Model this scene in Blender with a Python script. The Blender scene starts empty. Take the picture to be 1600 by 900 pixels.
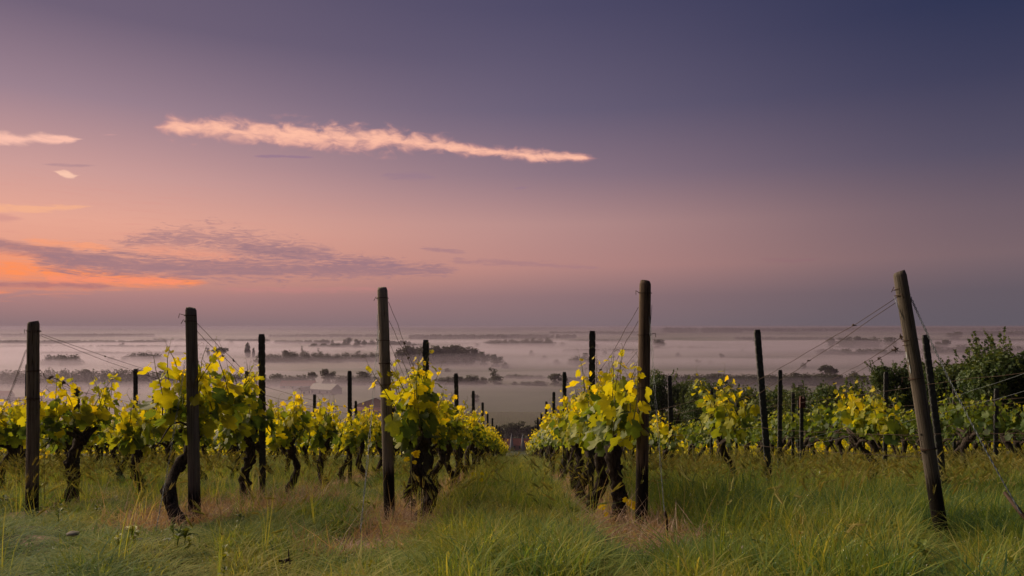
import bpy, math, random
import numpy as np
from mathutils import Vector, Matrix, noise as mnoise

R = math.radians
rng = np.random.default_rng(7)
random.seed(7)
sc = bpy.context.scene
COL = sc.collection
F = 1067.0          # focal length in photograph pixels
HOR = 510.0         # horizon row in the photograph

# ------------------------------------------------------------------ camera
cam = bpy.data.cameras.new('camera')
cam.lens = 24.0
cam.sensor_width = 36.0
cam.shift_y = 60.0 / 1600.0
cam.clip_start = 0.05
cam.clip_end = 60000
camo = bpy.data.objects.new('camera', cam)
camo.rotation_euler = (R(90), 0, 0)
COL.objects.link(camo)
sc.camera = camo

# ------------------------------------------------------------------ render settings
sc.render.engine = 'CYCLES'
sc.cycles.use_denoising = True
sc.cycles.denoising_prefilter = 'ACCURATE'
sc.cycles.max_bounces = 6
sc.cycles.diffuse_bounces = 3
sc.cycles.transmission_bounces = 3
sc.cycles.volume_bounces = 1
sc.cycles.transparent_max_bounces = 8
sc.cycles.sample_clamp_indirect = 4
sc.view_settings.view_transform = 'Standard'
sc.view_settings.look = 'None'
sc.view_settings.exposure = 0.5
sc.view_settings.gamma = 1.0

SUN_AZ, SUN_EL = R(-52), R(22)

def srgb(r, g, b):
    def f(c):
        c /= 255.0
        return c / 12.92 if c <= 0.04045 else ((c + 0.055) / 1.055) ** 2.4
    return (f(r), f(g), f(b), 1.0)

ORD = ['first', 'second', 'third', 'fourth', 'fifth', 'sixth', 'seventh', 'eighth', 'ninth', 'tenth', 'eleventh', 'twelfth', 'thirteenth', 'fourteenth',
       'fifteenth', 'sixteenth', 'seventeenth', 'eighteenth', 'nineteenth', 'twentieth', 'twenty-first', 'twenty-second', 'twenty-third', 'twenty-fourth',
       'twenty-fifth', 'twenty-sixth', 'twenty-seventh', 'twenty-eighth', 'twenty-ninth', 'thirtieth', 'thirty-first', 'thirty-second', 'thirty-third', 'thirty-fourth', 'thirty-fifth', 'thirty-sixth', 'thirty-seventh', 'thirty-eighth']
# ------------------------------------------------------------------ node helper
class NT:
    def __init__(s, nt):
        s.nt = nt
    def n(s, t, **kw):
        nd = s.nt.nodes.new(t)
        for k, v in kw.items():
            setattr(nd, k, v)
        return nd
    def put(s, sock, v):
        if isinstance(v, bpy.types.NodeSocket):
            s.nt.links.new(v, sock)
        elif v is not None:
            try:
                sock.default_value = v
            except Exception:
                sock.default_value = (v, v, v)
    def m(s, op, a, b=None, c=None, clamp=False):
        nd = s.n('ShaderNodeMath', operation=op, use_clamp=clamp)
        s.put(nd.inputs[0], a)
        if b is not None: s.put(nd.inputs[1], b)
        if c is not None: s.put(nd.inputs[2], c)
        return nd.outputs[0]
    def mix(s, f, a, b, blend='MIX'):
        nd = s.n('ShaderNodeMix', data_type='RGBA', blend_type=blend)
        s.put(nd.inputs[0], f)
        s.put(nd.inputs[6], a); s.put(nd.inputs[7], b)
        return nd.outputs[2]
    def ramp(s, f, pts, interp='LINEAR'):
        nd = s.n('ShaderNodeValToRGB')
        cr = nd.color_ramp
        cr.interpolation = interp
        while len(cr.elements) < len(pts):
            cr.elements.new(0.5)
        for e, (p, c) in zip(cr.elements, pts):
            e.position = p
            e.color = c if hasattr(c, '__len__') else (c, c, c, 1)
        s.put(nd.inputs[0], f)
        return nd.outputs[0]
    def smooth(s, v, a, b, lo=0.0, hi=1.0):
        nd = s.n('ShaderNodeMapRange', interpolation_type='SMOOTHSTEP')
        s.put(nd.inputs[0], v)
        nd.inputs[1].default_value = a; nd.inputs[2].default_value = b
        nd.inputs[3].default_value = lo; nd.inputs[4].default_value = hi
        return nd.outputs[0]
    def noise(s, vec, scale=5, detail=4, rough=0.5, dist=0.0, lac=2.0):
        nd = s.n('ShaderNodeTexNoise')
        s.put(nd.inputs['Vector'], vec)
        nd.inputs['Scale'].default_value = scale
        nd.inputs['Detail'].default_value = detail
        nd.inputs['Roughness'].default_value = rough
        nd.inputs['Distortion'].default_value = dist
        nd.inputs['Lacunarity'].default_value = lac
        return nd.outputs[0]
    def comb(s, x, y, z):
        nd = s.n('ShaderNodeCombineXYZ')
        s.put(nd.inputs[0], x); s.put(nd.inputs[1], y); s.put(nd.inputs[2], z)
        return nd.outputs[0]

# ------------------------------------------------------------------ world: dawn sky by direction
def build_world():
    w = bpy.data.worlds.new("World")
    sc.world = w
    w.use_nodes = True
    w.node_tree.nodes.clear()
    T = NT(w.node_tree)
    tc = T.n('ShaderNodeTexCoord')
    sx = T.n('ShaderNodeSeparateXYZ')
    T.put(sx.inputs[0], tc.outputs['Generated'])
    X, Y, Z = sx.outputs
    az = T.m('MULTIPLY', T.m('ARCTAN2', X, Y), 180 / math.pi)        # degrees right of +Y
    el = T.m('MULTIPLY', T.m('ARCSINE', Z), 180 / math.pi)           # degrees above horizon
    # vertical gradients at three azimuths from the glow (elevation scaled to 0..1 over -5..55)
    def ev(e): return (e + 5.0) / 60.0
    t = T.m('DIVIDE', T.m('ADD', el, 5.0), 60.0, clamp=True)
    S = srgb
    left = T.ramp(t, [(ev(-5), S(120, 98, 104)), (ev(0.2), S(140, 115, 118)), (ev(2.2), S(176, 130, 128)),
                      (ev(4.4), S(228, 156, 132)), (ev(7.5), S(232, 168, 148)), (ev(11), S(206, 158, 153)),
                      (ev(16), S(156, 130, 143)), (ev(21.5), S(112, 98, 119)), (ev(35), S(82, 78, 104)), (ev(55), S(62, 62, 92))])
    mid = T.ramp(t, [(ev(-5), S(108, 92, 100)), (ev(0.2), S(130, 110, 115)), (ev(2.5), S(146, 116, 119)),
                     (ev(5.0), S(184, 136, 131)), (ev(8.5), S(184, 142, 139)), (ev(12.5), S(143, 119, 132)),
                     (ev(17.5), S(107, 97, 120)), (ev(25), S(80, 76, 104)), (ev(38), S(62, 62, 94)), (ev(55), S(50, 53, 88))])
    right = T.ramp(t, [(ev(-5), S(80, 76, 88)), (ev(0.2), S(95, 89, 99)), (ev(2.5), S(100, 90, 99)),
                       (ev(5.0), S(120, 100, 106)), (ev(8), S(110, 94, 105)), (ev(12), S(84, 79, 100)),
                       (ev(17), S(62, 63, 90)), (ev(22), S(44, 51, 82)), (ev(38), S(38, 44, 76)), (ev(55), S(36, 41, 74))])
    # angular distance (horizontal) from the glow: s = cos(az - az0)
    d = T.m('ABSOLUTE', T.m('SUBTRACT', az, -40.0))
    d = T.m('MINIMUM', d, T.m('SUBTRACT', 360.0, d))
    fac1 = T.smooth(d, 2, 48)
    fac2 = T.smooth(d, 36, 80)
    col = T.mix(fac1, left, mid)
    col = T.mix(fac2, col, right)
    # ---------------- clouds: (az, el) curves
    def px(x, y):
        u = (x - 800) / F; v = (HOR - y) / F
        return math.degrees(math.atan(u)), math.degrees(math.atan(v / math.sqrt(1 + u * u)))
    vec = T.comb(T.m('MULTIPLY', az, 0.1), T.m('MULTIPLY', el, 0.1), 0.0)
    def streak(sa, se, scale, off, detail=5, rough=0.6, dist=0.6):
        v = T.comb(T.m('MULTIPLY', az, sa), T.m('MULTIPLY', el, se), off)
        return T.noise(v, scale, detail, rough, dist)
    def cloud(pts, color, noise, amount, soft=0.5, strength=1.0, base=None, edge=0.0):
        """pts = [(x, ytop, ybottom)] in photograph pixels -> centre line and half thickness over azimuth."""
        nonlocal col
        P = []
        for (x, y0, y1) in pts:
            a, e0 = px(x, y0); _, e1 = px(x, y1)
            P.append((a, (e0 + e1) / 2, abs(e0 - e1) / 2))
        a0, a1 = P[0][0], P[-1][0]
        u = T.m('DIVIDE', T.m('SUBTRACT', az, a0), a1 - a0, clamp=True)
        emin = min(p[1] for p in P) - .1; emax = max(p[1] for p in P) + .1
        hmax = max(p[2] for p in P) + 1e-3
        ctr = T.ramp(u, [((p[0] - a0) / (a1 - a0), (p[1] - emin) / (emax - emin)) for p in P], 'LINEAR')
        hh = T.ramp(u, [((p[0] - a0) / (a1 - a0), p[2] / hmax) for p in P])
        ctr = T.m('MULTIPLY_ADD', ctr, emax - emin, emin)
        hh = T.m('MAXIMUM', T.m('MULTIPLY', hh, hmax), 0.03)
        dd = T.m('DIVIDE', T.m('ABSOLUTE', T.m('SUBTRACT', el, ctr)), hh)
        # ends fade
        ends = T.m('MULTIPLY', T.smooth(az, a0 - .3, a0 + 1.0), T.smooth(az, a1 + .3, a1 - 1.5)) if a0 > -36 else T.smooth(az, a1 + .3, a1 - 1.5)
        nn = T.m('MULTIPLY', T.m('SUBTRACT', noise, 0.5), amount)
        k = T.m('ADD', T.m('SUBTRACT', 1.0, dd), nn)
        k = T.m('SUBTRACT', k, T.m('SUBTRACT', 1.0, ends))
        mask = T.m('MULTIPLY', T.smooth(k, edge, edge + soft, 0.0, strength), T.smooth(ends, 0.0, 0.35))
        mask = T.m('MULTIPLY', mask, T.smooth(nF, .12, .62, .45, 1.0))
        col = T.mix(mask, col, color)
        return mask
    nA = streak(.35, 1.3, 2.2, 1.0)
    nF = streak(.30, .9, 3.5, 21.0, 6, .62, .8)
    nG = streak(.13, .95, 3.4, 31.0, 7, .62, 1.8)
    nG2 = streak(.15, .80, 3.4, 47.0, 7, .62, 2.2)
    nE = streak(.50, 1.0, 1.3, 3.3, 5, .5, .5)
    nB = streak(.22, 1.5, 2.6, 5.0, 6, .62, 1.0)
    nC = streak(.12, .9, 2.4, 9.0, 6, .6, 1.2)
    nD = streak(.10, 1.6, 3.0, 13.0, 5, .6, .8)
    # thin high veil everywhere near the glow, very faint
    veil = T.m('MULTIPLY', T.m('MULTIPLY', T.smooth(d, 45, 8), T.smooth(nD, .5, .75)), T.m('MULTIPLY', T.smooth(el, 1.5, 4), T.smooth(el, 14, 7)))
    col = T.mix(T.m('MULTIPLY', veil, .22), col, S(214, 140, 132))
    # glow bank on the left horizon
    cloud([(-500, 372, 470), (0, 372, 466), (50, 380, 462), (110, 396, 458), (200, 420, 454), (330, 434, 450)], S(255, 146, 92), nC, 2.2, 1.4, 1.0, edge=-.2)
    cloud([(-500, 312, 336), (0, 315, 335), (60, 318, 334), (150, 318, 326)], S(248, 180, 140), nB, 2.2, .8, .7)
    cloud([(-300, 330, 350), (0, 330, 350), (50, 335, 348)], S(205, 145, 140), nB, 1.6, .9, .6)
    # broken mauve cloud bank
    dk = S(160, 122, 129)
    cloud([(-500, 360, 412), (0, 366, 402), (60, 380, 404), (130, 392, 408), (200, 398, 408)], dk, nC, 3.0, 1.1, .85, edge=-.1)
    cloud([(40, 392, 410), (110, 386, 430), (200, 392, 436), (300, 398, 440), (400, 402, 440), (500, 404, 436), (600, 408, 434), (720, 414, 430)], dk, nG, 4.6, 1.3, .9, edge=-.35)
    cloud([(60, 396, 420), (220, 400, 432), (380, 408, 438), (560, 410, 432), (700, 416, 428)], dk, nC, 3.4, 1.3, .7, edge=-.2)
    cloud([(180, 372, 392), (250, 356, 386), (330, 350, 396), (400, 366, 412), (470, 374, 414), (540, 392, 412)], S(160, 123, 131), nG2, 5.0, 1.6, .8, edge=-.35)
    cloud([(360, 372, 400), (430, 378, 410), (500, 384, 412)], S(150, 117, 128), nC, 3.4, 1.3, .7)
    cloud([(470, 394, 416), (560, 394, 418), (640, 404, 424)], S(152, 118, 130), nG, 4.5, 1.1, .6)
    cloud([(-300, 436, 454), (0, 436, 452), (100, 436, 452), (190, 442, 454)], S(165, 116, 122), nC, 2.4, .9, .8)
    cloud([(60, 424, 446), (170, 430, 446), (300, 434, 446)], S(250, 146, 112), nB, 2.6, .9, .8)
    cloud([(30, 366, 384), (110, 372, 392), (190, 384, 398)], S(250, 160, 118), nB, 3.0, .9, .7)
    cloud([(190, 380, 396), (280, 384, 404), (380, 396, 412)], S(236, 158, 132), nG2, 5.0, .9, .6)
    cloud([(340, 444, 460), (470, 446, 460), (620, 446, 456)], S(200, 132, 130), nB, 2.6, 1.1, .4)
    cloud([(650, 383, 391), (690, 386, 396), (740, 391, 398)], S(160, 122, 132), nB, 2.6, .9, .6)
    cloud([(700, 402, 414), (780, 404, 416), (860, 408, 420), (950, 416, 424)], S(158, 120, 130), nG, 3.6, 1.0, .5)
    cloud([(1180, 398, 412), (1240, 402, 412), (1290, 400, 408)], S(140, 98, 112), nB, 2.4, 1.0, .25)
    # small dark wisps
    cloud([(390, 240, 248), (440, 241, 247), (500, 243, 249)], S(150, 120, 142), nA, 1.4, .8, .8)
    cloud([(590, 268, 282), (650, 264, 284), (690, 276, 282)], S(150, 122, 140), nB, 2, .9, .5)
    cloud([(800, 290, 300), (820, 288, 298), (836, 286, 292)], S(146, 118, 140), nA, 1.4, .9, .6)
    cloud([(60, 252, 260), (110, 255, 262), (160, 256, 262)], S(170, 134, 142), nA, 1.4, .9, .6)
    # pink lit clouds
    cloud([(-400, 205, 232), (0, 204, 229), (60, 206, 228), (110, 210, 225), (136, 214, 220)], S(255, 196, 176), nE, 1.6, .8, .95)
    cloud([(155, 207, 215), (172, 207, 214), (190, 208, 213)], S(236, 172, 165), nA, .8, .9, .7)
    cloud([(214, 178, 196), (225, 182, 210), (236, 190, 212)], S(232, 170, 160), nA, .8, 1.0, .6)
    cloud([(82, 262, 272), (100, 263, 280), (115, 267, 284), (132, 268, 276)], S(255, 204, 178), nE, 1.2, .5, .9)
    cloud([(238, 192, 206), (262, 178, 216), (330, 180, 221), (440, 186, 233), (540, 194, 240), (600, 196, 240), (680, 210, 242), (760, 226, 246), (850, 233, 256), (905, 237, 256), (945, 242, 254)],
          S(232, 160, 150), nE, 2.4, 1.4, .8, edge=-.15)
    cloud([(242, 192, 206), (266, 182, 214), (330, 184, 218), (440, 190, 229), (540, 197, 234), (600, 199, 235), (680, 213, 239), (760, 229, 244), (850, 235, 254), (900, 239, 254), (935, 242, 252)],
          S(255, 192, 166), nE, 2.6, 1.2, .95, edge=-.05)
    bg = T.n('ShaderNodeBackground')
    T.put(bg.inputs[0], col)
    bg.inputs[1].default_value = 0.7071
    out = T.n('ShaderNodeOutputWorld')
    w.node_tree.links.new(bg.outputs[0], out.inputs[0])
    w.cycles.sampling_method = 'MANUAL'
    w.cycles.sample_map_resolution = 512
build_world()

sun = bpy.data.lights.new('sun', 'SUN')
sun.energy = 4.9
sun.angle = R(65)
sun.color = (1.0, 0.77, 0.52)
suno = bpy.data.objects.new('sun', sun)
dv = Vector((math.sin(SUN_AZ) * math.cos(SUN_EL), math.cos(SUN_AZ) * math.cos(SUN_EL), math.sin(SUN_EL)))
suno.rotation_euler = dv.to_track_quat('Z', 'Y').to_euler()
COL.objects.link(suno)

# ------------------------------------------------------------------ geometry helpers
def new_mesh(name, V, Fc, mats=(), smooth=False, attrs=None, mat_idx=None):
    me = bpy.data.meshes.new(name)
    if isinstance(V, np.ndarray):
        V = V.reshape(-1, 3)
    if isinstance(Fc, np.ndarray) and Fc.ndim == 2:  # fast path
        nf, k = Fc.shape
        me.vertices.add(len(V)); me.vertices.foreach_set('co', np.asarray(V, dtype=np.float32).ravel())
        me.loops.add(nf * k); me.loops.foreach_set('vertex_index', Fc.astype(np.int32).ravel())
        me.polygons.add(nf)
        me.polygons.foreach_set('loop_start', (np.arange(nf) * k).astype(np.int32))
        me.polygons.foreach_set('loop_total', np.full(nf, k, dtype=np.int32))
        me.update(calc_edges=True)
    else:
        me.from_pydata([tuple(v) for v in V], [], [tuple(int(i) for i in f) for f in Fc])
        me.update()
    for m in mats: me.materials.append(m)
    if smooth:
        me.polygons.foreach_set('use_smooth', [True] * len(me.polygons))
    if mat_idx is not None:
        me.polygons.foreach_set('material_index', np.asarray(mat_idx, dtype=np.int32))
    if attrs:
        for an, (dom, vals) in attrs.items():
            a = me.attributes.new(an, 'FLOAT', dom)
            a.data.foreach_set('value', np.asarray(vals, dtype=np.float32))
    return me

def obj(name, me, parent=None, loc=None, label=None, cat=None, group=None, kind=None, rot=None, scale=None):
    o = bpy.data.objects.new(name, me)
    COL.objects.link(o)
    if parent: o.parent = parent
    if loc is not None: o.location = loc
    if rot is not None: o.rotation_euler = rot
    if scale is not None: o.scale = scale
    if label: o['label'] = label
    if cat: o['category'] = cat
    if group: o['group'] = group
    if kind: o['kind'] = kind
    return o

class MB:
    """collects verts / faces (tris and quads)"""
    def __init__(s):
        s.v = []; s.f = []; s.a = []
    def add(s, V, Fc, att=0.0):
        b = len(s.v)
        s.v.extend([tuple(p) for p in V])
        s.f.extend([tuple(b + i for i in f) for f in Fc])
        s.a.extend([att] * len(Fc))
    def box(s, c, h, rot=None, att=0.0):
        pts = []
        for dx, dy, dz in ((-1,-1,-1),(1,-1,-1),(1,1,-1),(-1,1,-1),(-1,-1,1),(1,-1,1),(1,1,1),(-1,1,1)):
            p = Vector((dx * h[0], dy * h[1], dz * h[2]))
            if rot is not None: p = rot @ p
            pts.append(p + Vector(c))
        s.add(pts, [(0,3,2,1),(4,5,6,7),(0,1,5,4),(1,2,6,5),(2,3,7,6),(3,0,4,7)], att)
    def tube(s, pts, rad, sides=6, att=0.0, caps=True, wob=0.0, twist=0.0):
        pts = [Vector(p) for p in pts]
        n = len(pts)
        if not hasattr(rad, '__len__'): rad = [rad] * n
        up = Vector((0, 0, 1))
        V = []
        prevx = None
        for i, p in enumerate(pts):
            d = (pts[min(i + 1, n - 1)] - pts[max(i - 1, 0)])
            if d.length < 1e-9: d = Vector((0, 0, 1))
            d.normalize()
            if prevx is None:
                a = Vector((1, 0, 0)) if abs(d.x) < .8 else Vector((0, 1, 0))
                x = (a - d * a.dot(d)).normalized()
            else:
                x = prevx - d * prevx.dot(d)
                x = x.normalized() if x.length > 1e-6 else Vector((1, 0, 0))
            prevx = x
            y = d.cross(x)
            for k in range(sides):
                t = 2 * math.pi * k / sides + twist * i
                r = rad[i] * (1 + (random.uniform(-wob, wob) if wob else 0))
                V.append(p + (x * math.cos(t) + y * math.sin(t)) * r)
        Fc = []
        for i in range(n - 1):
            for k in range(sides):
                a = i * sides + k; b = i * sides + (k + 1) % sides
                Fc.append((a, b, b + sides, a + sides))
        if caps:
            Fc.append(tuple(range(sides - 1, -1, -1)))
            Fc.append(tuple((n - 1) * sides + k for k in range(sides)))
        s.add(V, Fc, att)
    def mesh(s, name, mats=(), smooth=False, attname=None):
        return new_mesh(name, s.v, s.f, mats, smooth, {attname: ('FACE', s.a)} if attname else None)

# ------------------------------------------------------------------ terrain function
_sy = np.array([-400, -50, 0, 3, 18, 28, 285, 345, 30000.])
_ss = np.array([0.0, 0.02, .12, .172, .172, .197, .197, 0.0, 0.0])
_gy = np.concatenate([np.arange(-400, 400, .5), [400, 30000.]])
_gs = np.interp(_gy, _sy, _ss)
_gz = np.concatenate([[0], -np.cumsum((_gs[1:] + _gs[:-1]) / 2 * np.diff(_gy))])
_gz = _gz - np.interp(3.0, _gy, _gz) - (0.70 + .172 * 3)
VALLEY = float(np.interp(5000, _gy, _gz))
ROWDX = 0.0094
def rowx(n, y): return -1.05 + 2.0 * n + ROWDX * (y - 8.3)
def G(x, y):
    x = np.asarray(x, dtype=float); y = np.asarray(y, dtype=float)
    z = np.interp(y, _gy, _gz)
    near = np.clip((90 - y) / 50, 0, 1)
    far = np.clip((y - 330) / 200, 0, 1)
    q = (x - ROWDX * (y - 8.3) + 1.05) / 2.0
    z = z + near * (.035 * np.sin(2 * np.pi * (q - .25)) + .03 * np.sin(x * 1.3 + 2 * np.sin(y * .7)) + .02 * np.sin(y * 2.1 + x * .6))
    z = z + far * (1.2 * np.sin(x / 190 + 1.0) * np.sin(y / 330) + .8 * np.sin(x / 75 + y / 210))
    return z
def Gf(x, y): return float(G(x, y))
def P(px, py, Z): return Vector(((px - 800) / F * Z, Z, (HOR - py) / F * Z))

# ------------------------------------------------------------------ materials
def mat(name):
    m = bpy.data.materials.new(name)
    m.use_nodes = True
    nt = m.node_tree
    nt.nodes.clear()
    T = NT(nt)
    out = T.n('ShaderNodeOutputMaterial')
    return m, T, out
def principled(T, out, col, rough=.8, bump=None, bstr=.3, bdist=.01, spec=.3, metal=0.0):
    p = T.n('ShaderNodeBsdfPrincipled')
    T.put(p.inputs['Base Color'], col)
    T.put(p.inputs['Roughness'], rough)
    T.put(p.inputs['Specular IOR Level'], spec)
    T.put(p.inputs['Metallic'], metal)
    if bump is not None:
        b = T.n('ShaderNodeBump')
        b.inputs['Strength'].default_value = bstr
        b.inputs['Distance'].default_value = bdist
        T.put(b.inputs['Height'], bump)
        T.put(p.inputs['Normal'], b.outputs[0])
    if out is not None:
        T.nt.links.new(p.outputs[0], out.inputs[0])
    return p
def simple(name, c, rough=.8, var=.25, scale=8, spec=.3, metal=0.0):
    m, T, out = mat(name)
    tc = T.n('ShaderNodeTexCoord')
    nz = T.noise(tc.outputs['Object'], scale, 5, .6)
    c0 = tuple(x * (1 - var) for x in c[:3]) + (1,); c1 = tuple(min(1, x * (1 + var)) for x in c[:3]) + (1,)
    principled(T, out, T.mix(T.smooth(nz, .3, .7), c0, c1), rough, nz, .2, .01, spec, metal)
    return m

def ground_mat():
    m, T, out = mat('ground')
    tc = T.n('ShaderNodeTexCoord')
    sx = T.n('ShaderNodeSeparateXYZ'); T.put(sx.inputs[0], tc.outputs['Object'])
    X, Y, Z = sx.outputs
    n1 = T.noise(tc.outputs['Object'], 1.2, 6, .6)
    n2 = T.noise(tc.outputs['Object'], 14, 6, .7)
    n3 = T.noise(tc.outputs['Object'], 70, 4, .7)
    turf = T.mix(T.smooth(n2, .3, .7), (.035, .045, .016, 1), (.075, .075, .03, 1))
    soil = T.mix(T.smooth(n3, .3, .7), (.18, .11, .085, 1), (.38, .26, .21, 1))
    # bare strip below each row
    q = T.m('DIVIDE', T.m('ADD', T.m('SUBTRACT', X, T.m('MULTIPLY', T.m('SUBTRACT', Y, 8.3), ROWDX)), 1.05), 2.0)
    fr = T.m('ABSOLUTE', T.m('SUBTRACT', T.m('FRACT', T.m('ADD', q, 0.5)), 0.5))
    strip = T.smooth(T.m('ADD', fr, T.m('MULTIPLY', T.m('SUBTRACT', n1, .5), .16)), .19, .12)
    strip = T.m('MULTIPLY', strip, T.smooth(Y, 3.9, 4.9))
    strip = T.m('MULTIPLY', strip, T.smooth(Y, 120, 70))
    for (a, b, r_) in [(-2.75, 5.75, .42), (-2.85, 5.45, .30), (-2.3, 6.6, .40), (-1.0, 5.4, .22), (-.85, 6.2, .35), (1.0, 5.4, .35), (1.15, 4.9, .30), (-2.1, 7.4, .3)]:
        dd = T.n('ShaderNodeVectorMath', operation='DISTANCE'); T.put(dd.inputs[0], T.comb(X, Y, 0.0)); dd.inputs[1].default_value = (a, b, 0)
        strip = T.m('MAXIMUM', strip, T.smooth(dd.outputs[1], r_ * 1.3, r_ * .8))
    near = T.mix(strip, turf, soil)
    # valley fields
    vmap = T.n('ShaderNodeMapping'); T.put(vmap.inputs[0], tc.outputs['Object'])
    vmap.inputs['Rotation'].default_value = (0, 0, .35); vmap.inputs['Scale'].default_value = (.004, .0075, .0)
    vo = T.n('ShaderNodeTexVoronoi'); T.put(vo.inputs['Vector'], vmap.outputs[0]); vo.inputs['Scale'].default_value = 1.0
    vs = T.n('ShaderNodeSeparateColor'); T.put(vs.inputs[0], vo.outputs['Color'])
    field = T.ramp(vs.outputs[0], [(0, (.04, .055, .028, 1)), (.3, (.075, .085, .045, 1)), (.55, (.11, .10, .065, 1)), (.8, (.055, .075, .035, 1)), (1, (.10, .085, .06, 1))], 'CONSTANT')
    field = T.mix(T.m('MULTIPLY', T.smooth(T.noise(tc.outputs['Object'], .03, 5, .6), .3, .7), .5), field, (.07, .08, .045, 1))
    col = T.mix(T.smooth(Y, 70, 120), near, T.mix(T.smooth(Y, 200, 330), (.06, .075, .03, 1), field))
    principled(T, out, col, .95, n2, .6, .03, .1)
    return m
M_ground = ground_mat()

def leaf_mat(name, src, stops, trans=.45, rough=.5):
    """src: 'object' uses the object's colour, 'attr' the face attribute tint, 'instancer' the point attribute."""
    m, T, out = mat(name)
    if src == 'object':
        oi = T.n('ShaderNodeObjectInfo')
        s = T.n('ShaderNodeSeparateColor'); T.put(s.inputs[0], oi.outputs['Color'])
        v = s.outputs[0]
    elif src == 'attr':
        a = T.n('ShaderNodeAttribute', attribute_name='tint'); v = a.outputs['Fac']
    else:
        a = T.n('ShaderNodeAttribute', attribute_name='tint', attribute_type='INSTANCER'); v = a.outputs['Fac']
        gi = T.n('ShaderNodeNewGeometry')
        v = T.m('ADD', v, T.m('MULTIPLY', T.m('SUBTRACT', gi.outputs['Random Per Island'], .5), .55))
    tc = T.n('ShaderNodeTexCoord')
    nz = T.noise(tc.outputs['Object'], 25, 3, .6)
    v = T.m('ADD', v, T.m('MULTIPLY', T.m('SUBTRACT', nz, .5), .25), clamp=True)
    col = T.ramp(v, stops)
    p = principled(T, None, col, rough, None, spec=.25)
    tr = T.n('ShaderNodeBsdfTranslucent')
    tcol = T.mix(1.0, col, (1.5, 1.25, .45, 1), 'MULTIPLY')
    T.put(tr.inputs[0], tcol)
    mx = T.n('ShaderNodeMixShader')
    mx.inputs[0].default_value = trans
    T.nt.links.new(p.outputs[0], mx.inputs[1]); T.nt.links.new(tr.outputs[0], mx.inputs[2])
    T.nt.links.new(mx.outputs[0], out.inputs[0])
    return m
VSTOPS = [(0, (.05, .095, .03, 1)), (.25, (.12, .185, .03, 1)), (.5, (.34, .37, .02, 1)), (.8, (.56, .52, .015, 1)), (1, (.62, .50, .02, 1))]
M_leaf = leaf_mat('vine_leaf', 'object', VSTOPS, .5)
M_leafj = leaf_mat('vine_foliage', 'attr', VSTOPS, .5)
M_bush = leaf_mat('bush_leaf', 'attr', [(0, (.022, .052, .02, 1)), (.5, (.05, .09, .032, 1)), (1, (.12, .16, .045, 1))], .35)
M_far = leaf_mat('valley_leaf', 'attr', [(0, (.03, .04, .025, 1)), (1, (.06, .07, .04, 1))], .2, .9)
M_grass = leaf_mat('grass_blade', 'instancer', [(0, (.06, .14, .07, 1)), (.35, (.135, .225, .06, 1)), (.7, (.27, .32, .07, 1)), (1, (.42, .40, .14, 1))], .45, .8)
M_straw = leaf_mat('dry_straw', 'instancer', [(0, (.22, .155, .125, 1)), (.5, (.38, .28, .235, 1)), (1, (.52, .43, .35, 1))], .25, .9)
M_seed = leaf_mat('seed_head', 'instancer', [(0, (.13, .17, .06, 1)), (.5, (.24, .25, .08, 1)), (1, (.36, .32, .12, 1))], .3, .9)
M_weed = leaf_mat('weed_leaf', 'instancer', [(0, (.05, .10, .04, 1)), (.5, (.12, .18, .03, 1)), (1, (.30, .32, .03, 1))], .4)

def bark_mat():
    m, T, out = mat('vine_bark')
    tc = T.n('ShaderNodeTexCoord')
    mp = T.n('ShaderNodeMapping'); T.put(mp.inputs[0], tc.outputs['Object']); mp.inputs['Scale'].default_value = (1, 1, .22)
    n1 = T.noise(mp.outputs[0], 60, 6, .7, .8)
    n2 = T.noise(tc.outputs['Object'], 9, 4, .6)
    c = T.mix(T.smooth(n1, .35, .7), (.016, .013, .012, 1), (.085, .070, .062, 1))
    c = T.mix(T.m('MULTIPLY', T.smooth(n2, .58, .75), .5), c, (.12, .12, .10, 1))
    principled(T, out, c, .95, n1, 1.0, .012, .1)
    return m
M_bark = bark_mat()
M_twig = simple('twig_bark', (.045, .032, .022), .9, .4, 30)
M_shoot = simple('green_shoot', (.12, .12, .03), .7, .3, 30)
M_wire = simple('steel_wire', (.09, .085, .09), .6, .4, 40, .5, .5)
M_guy = simple('galvanised_wire', (.13, .16, .19), .5, .3, 40, .5, .4)
M_rust = simple('rusty_wire', (.05, .03, .022), .8, .4, 40)

def wood_mat(name, dark, light, wet):
    """round timber: long grain, cracks, and a tarred / wet foot with a ragged upper edge"""
    m, T, out = mat(name)
    tc = T.n('ShaderNodeTexCoord')
    sx = T.n('ShaderNodeSeparateXYZ'); T.put(sx.inputs[0], tc.outputs['Object'])
    ang = T.m('ARCTAN2', sx.outputs[1], sx.outputs[0])
    v = T.comb(T.m('MULTIPLY', T.m('SINE', ang), .5), T.m('MULTIPLY', T.m('COSINE', ang), .5), T.m('MULTIPLY', sx.outputs[2], .12))
    g = T.noise(v, 22, 6, .65, .4)
    g2 = T.noise(v, 6, 3, .5, .2)
    blot = T.noise(tc.outputs['Object'], 7, 5, .65)
    c = T.mix(T.smooth(g, .3, .72), dark, light)
    c = T.mix(T.m('MULTIPLY', T.smooth(blot, .5, .75), .6), c, dark)
    crack = T.smooth(g2, .50, .515, 0, 1)
    crack = T.m('MULTIPLY', crack, T.smooth(g2, .535, .52))
    c = T.mix(T.m('MULTIPLY', crack, .85), c, (.006, .005, .004, 1))
    edge = T.m('ADD', sx.outputs[2], T.m('MULTIPLY', T.m('SUBTRACT', g, .5), .5))
    c = T.mix(T.smooth(edge, wet + .05, wet - .05), c, (.014, .011, .010, 1))
    h = T.m('SUBTRACT', g, T.m('MULTIPLY', crack, 1.5))
    principled(T, out, c, .85, h, .8, .008, .2)
    return m

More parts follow.
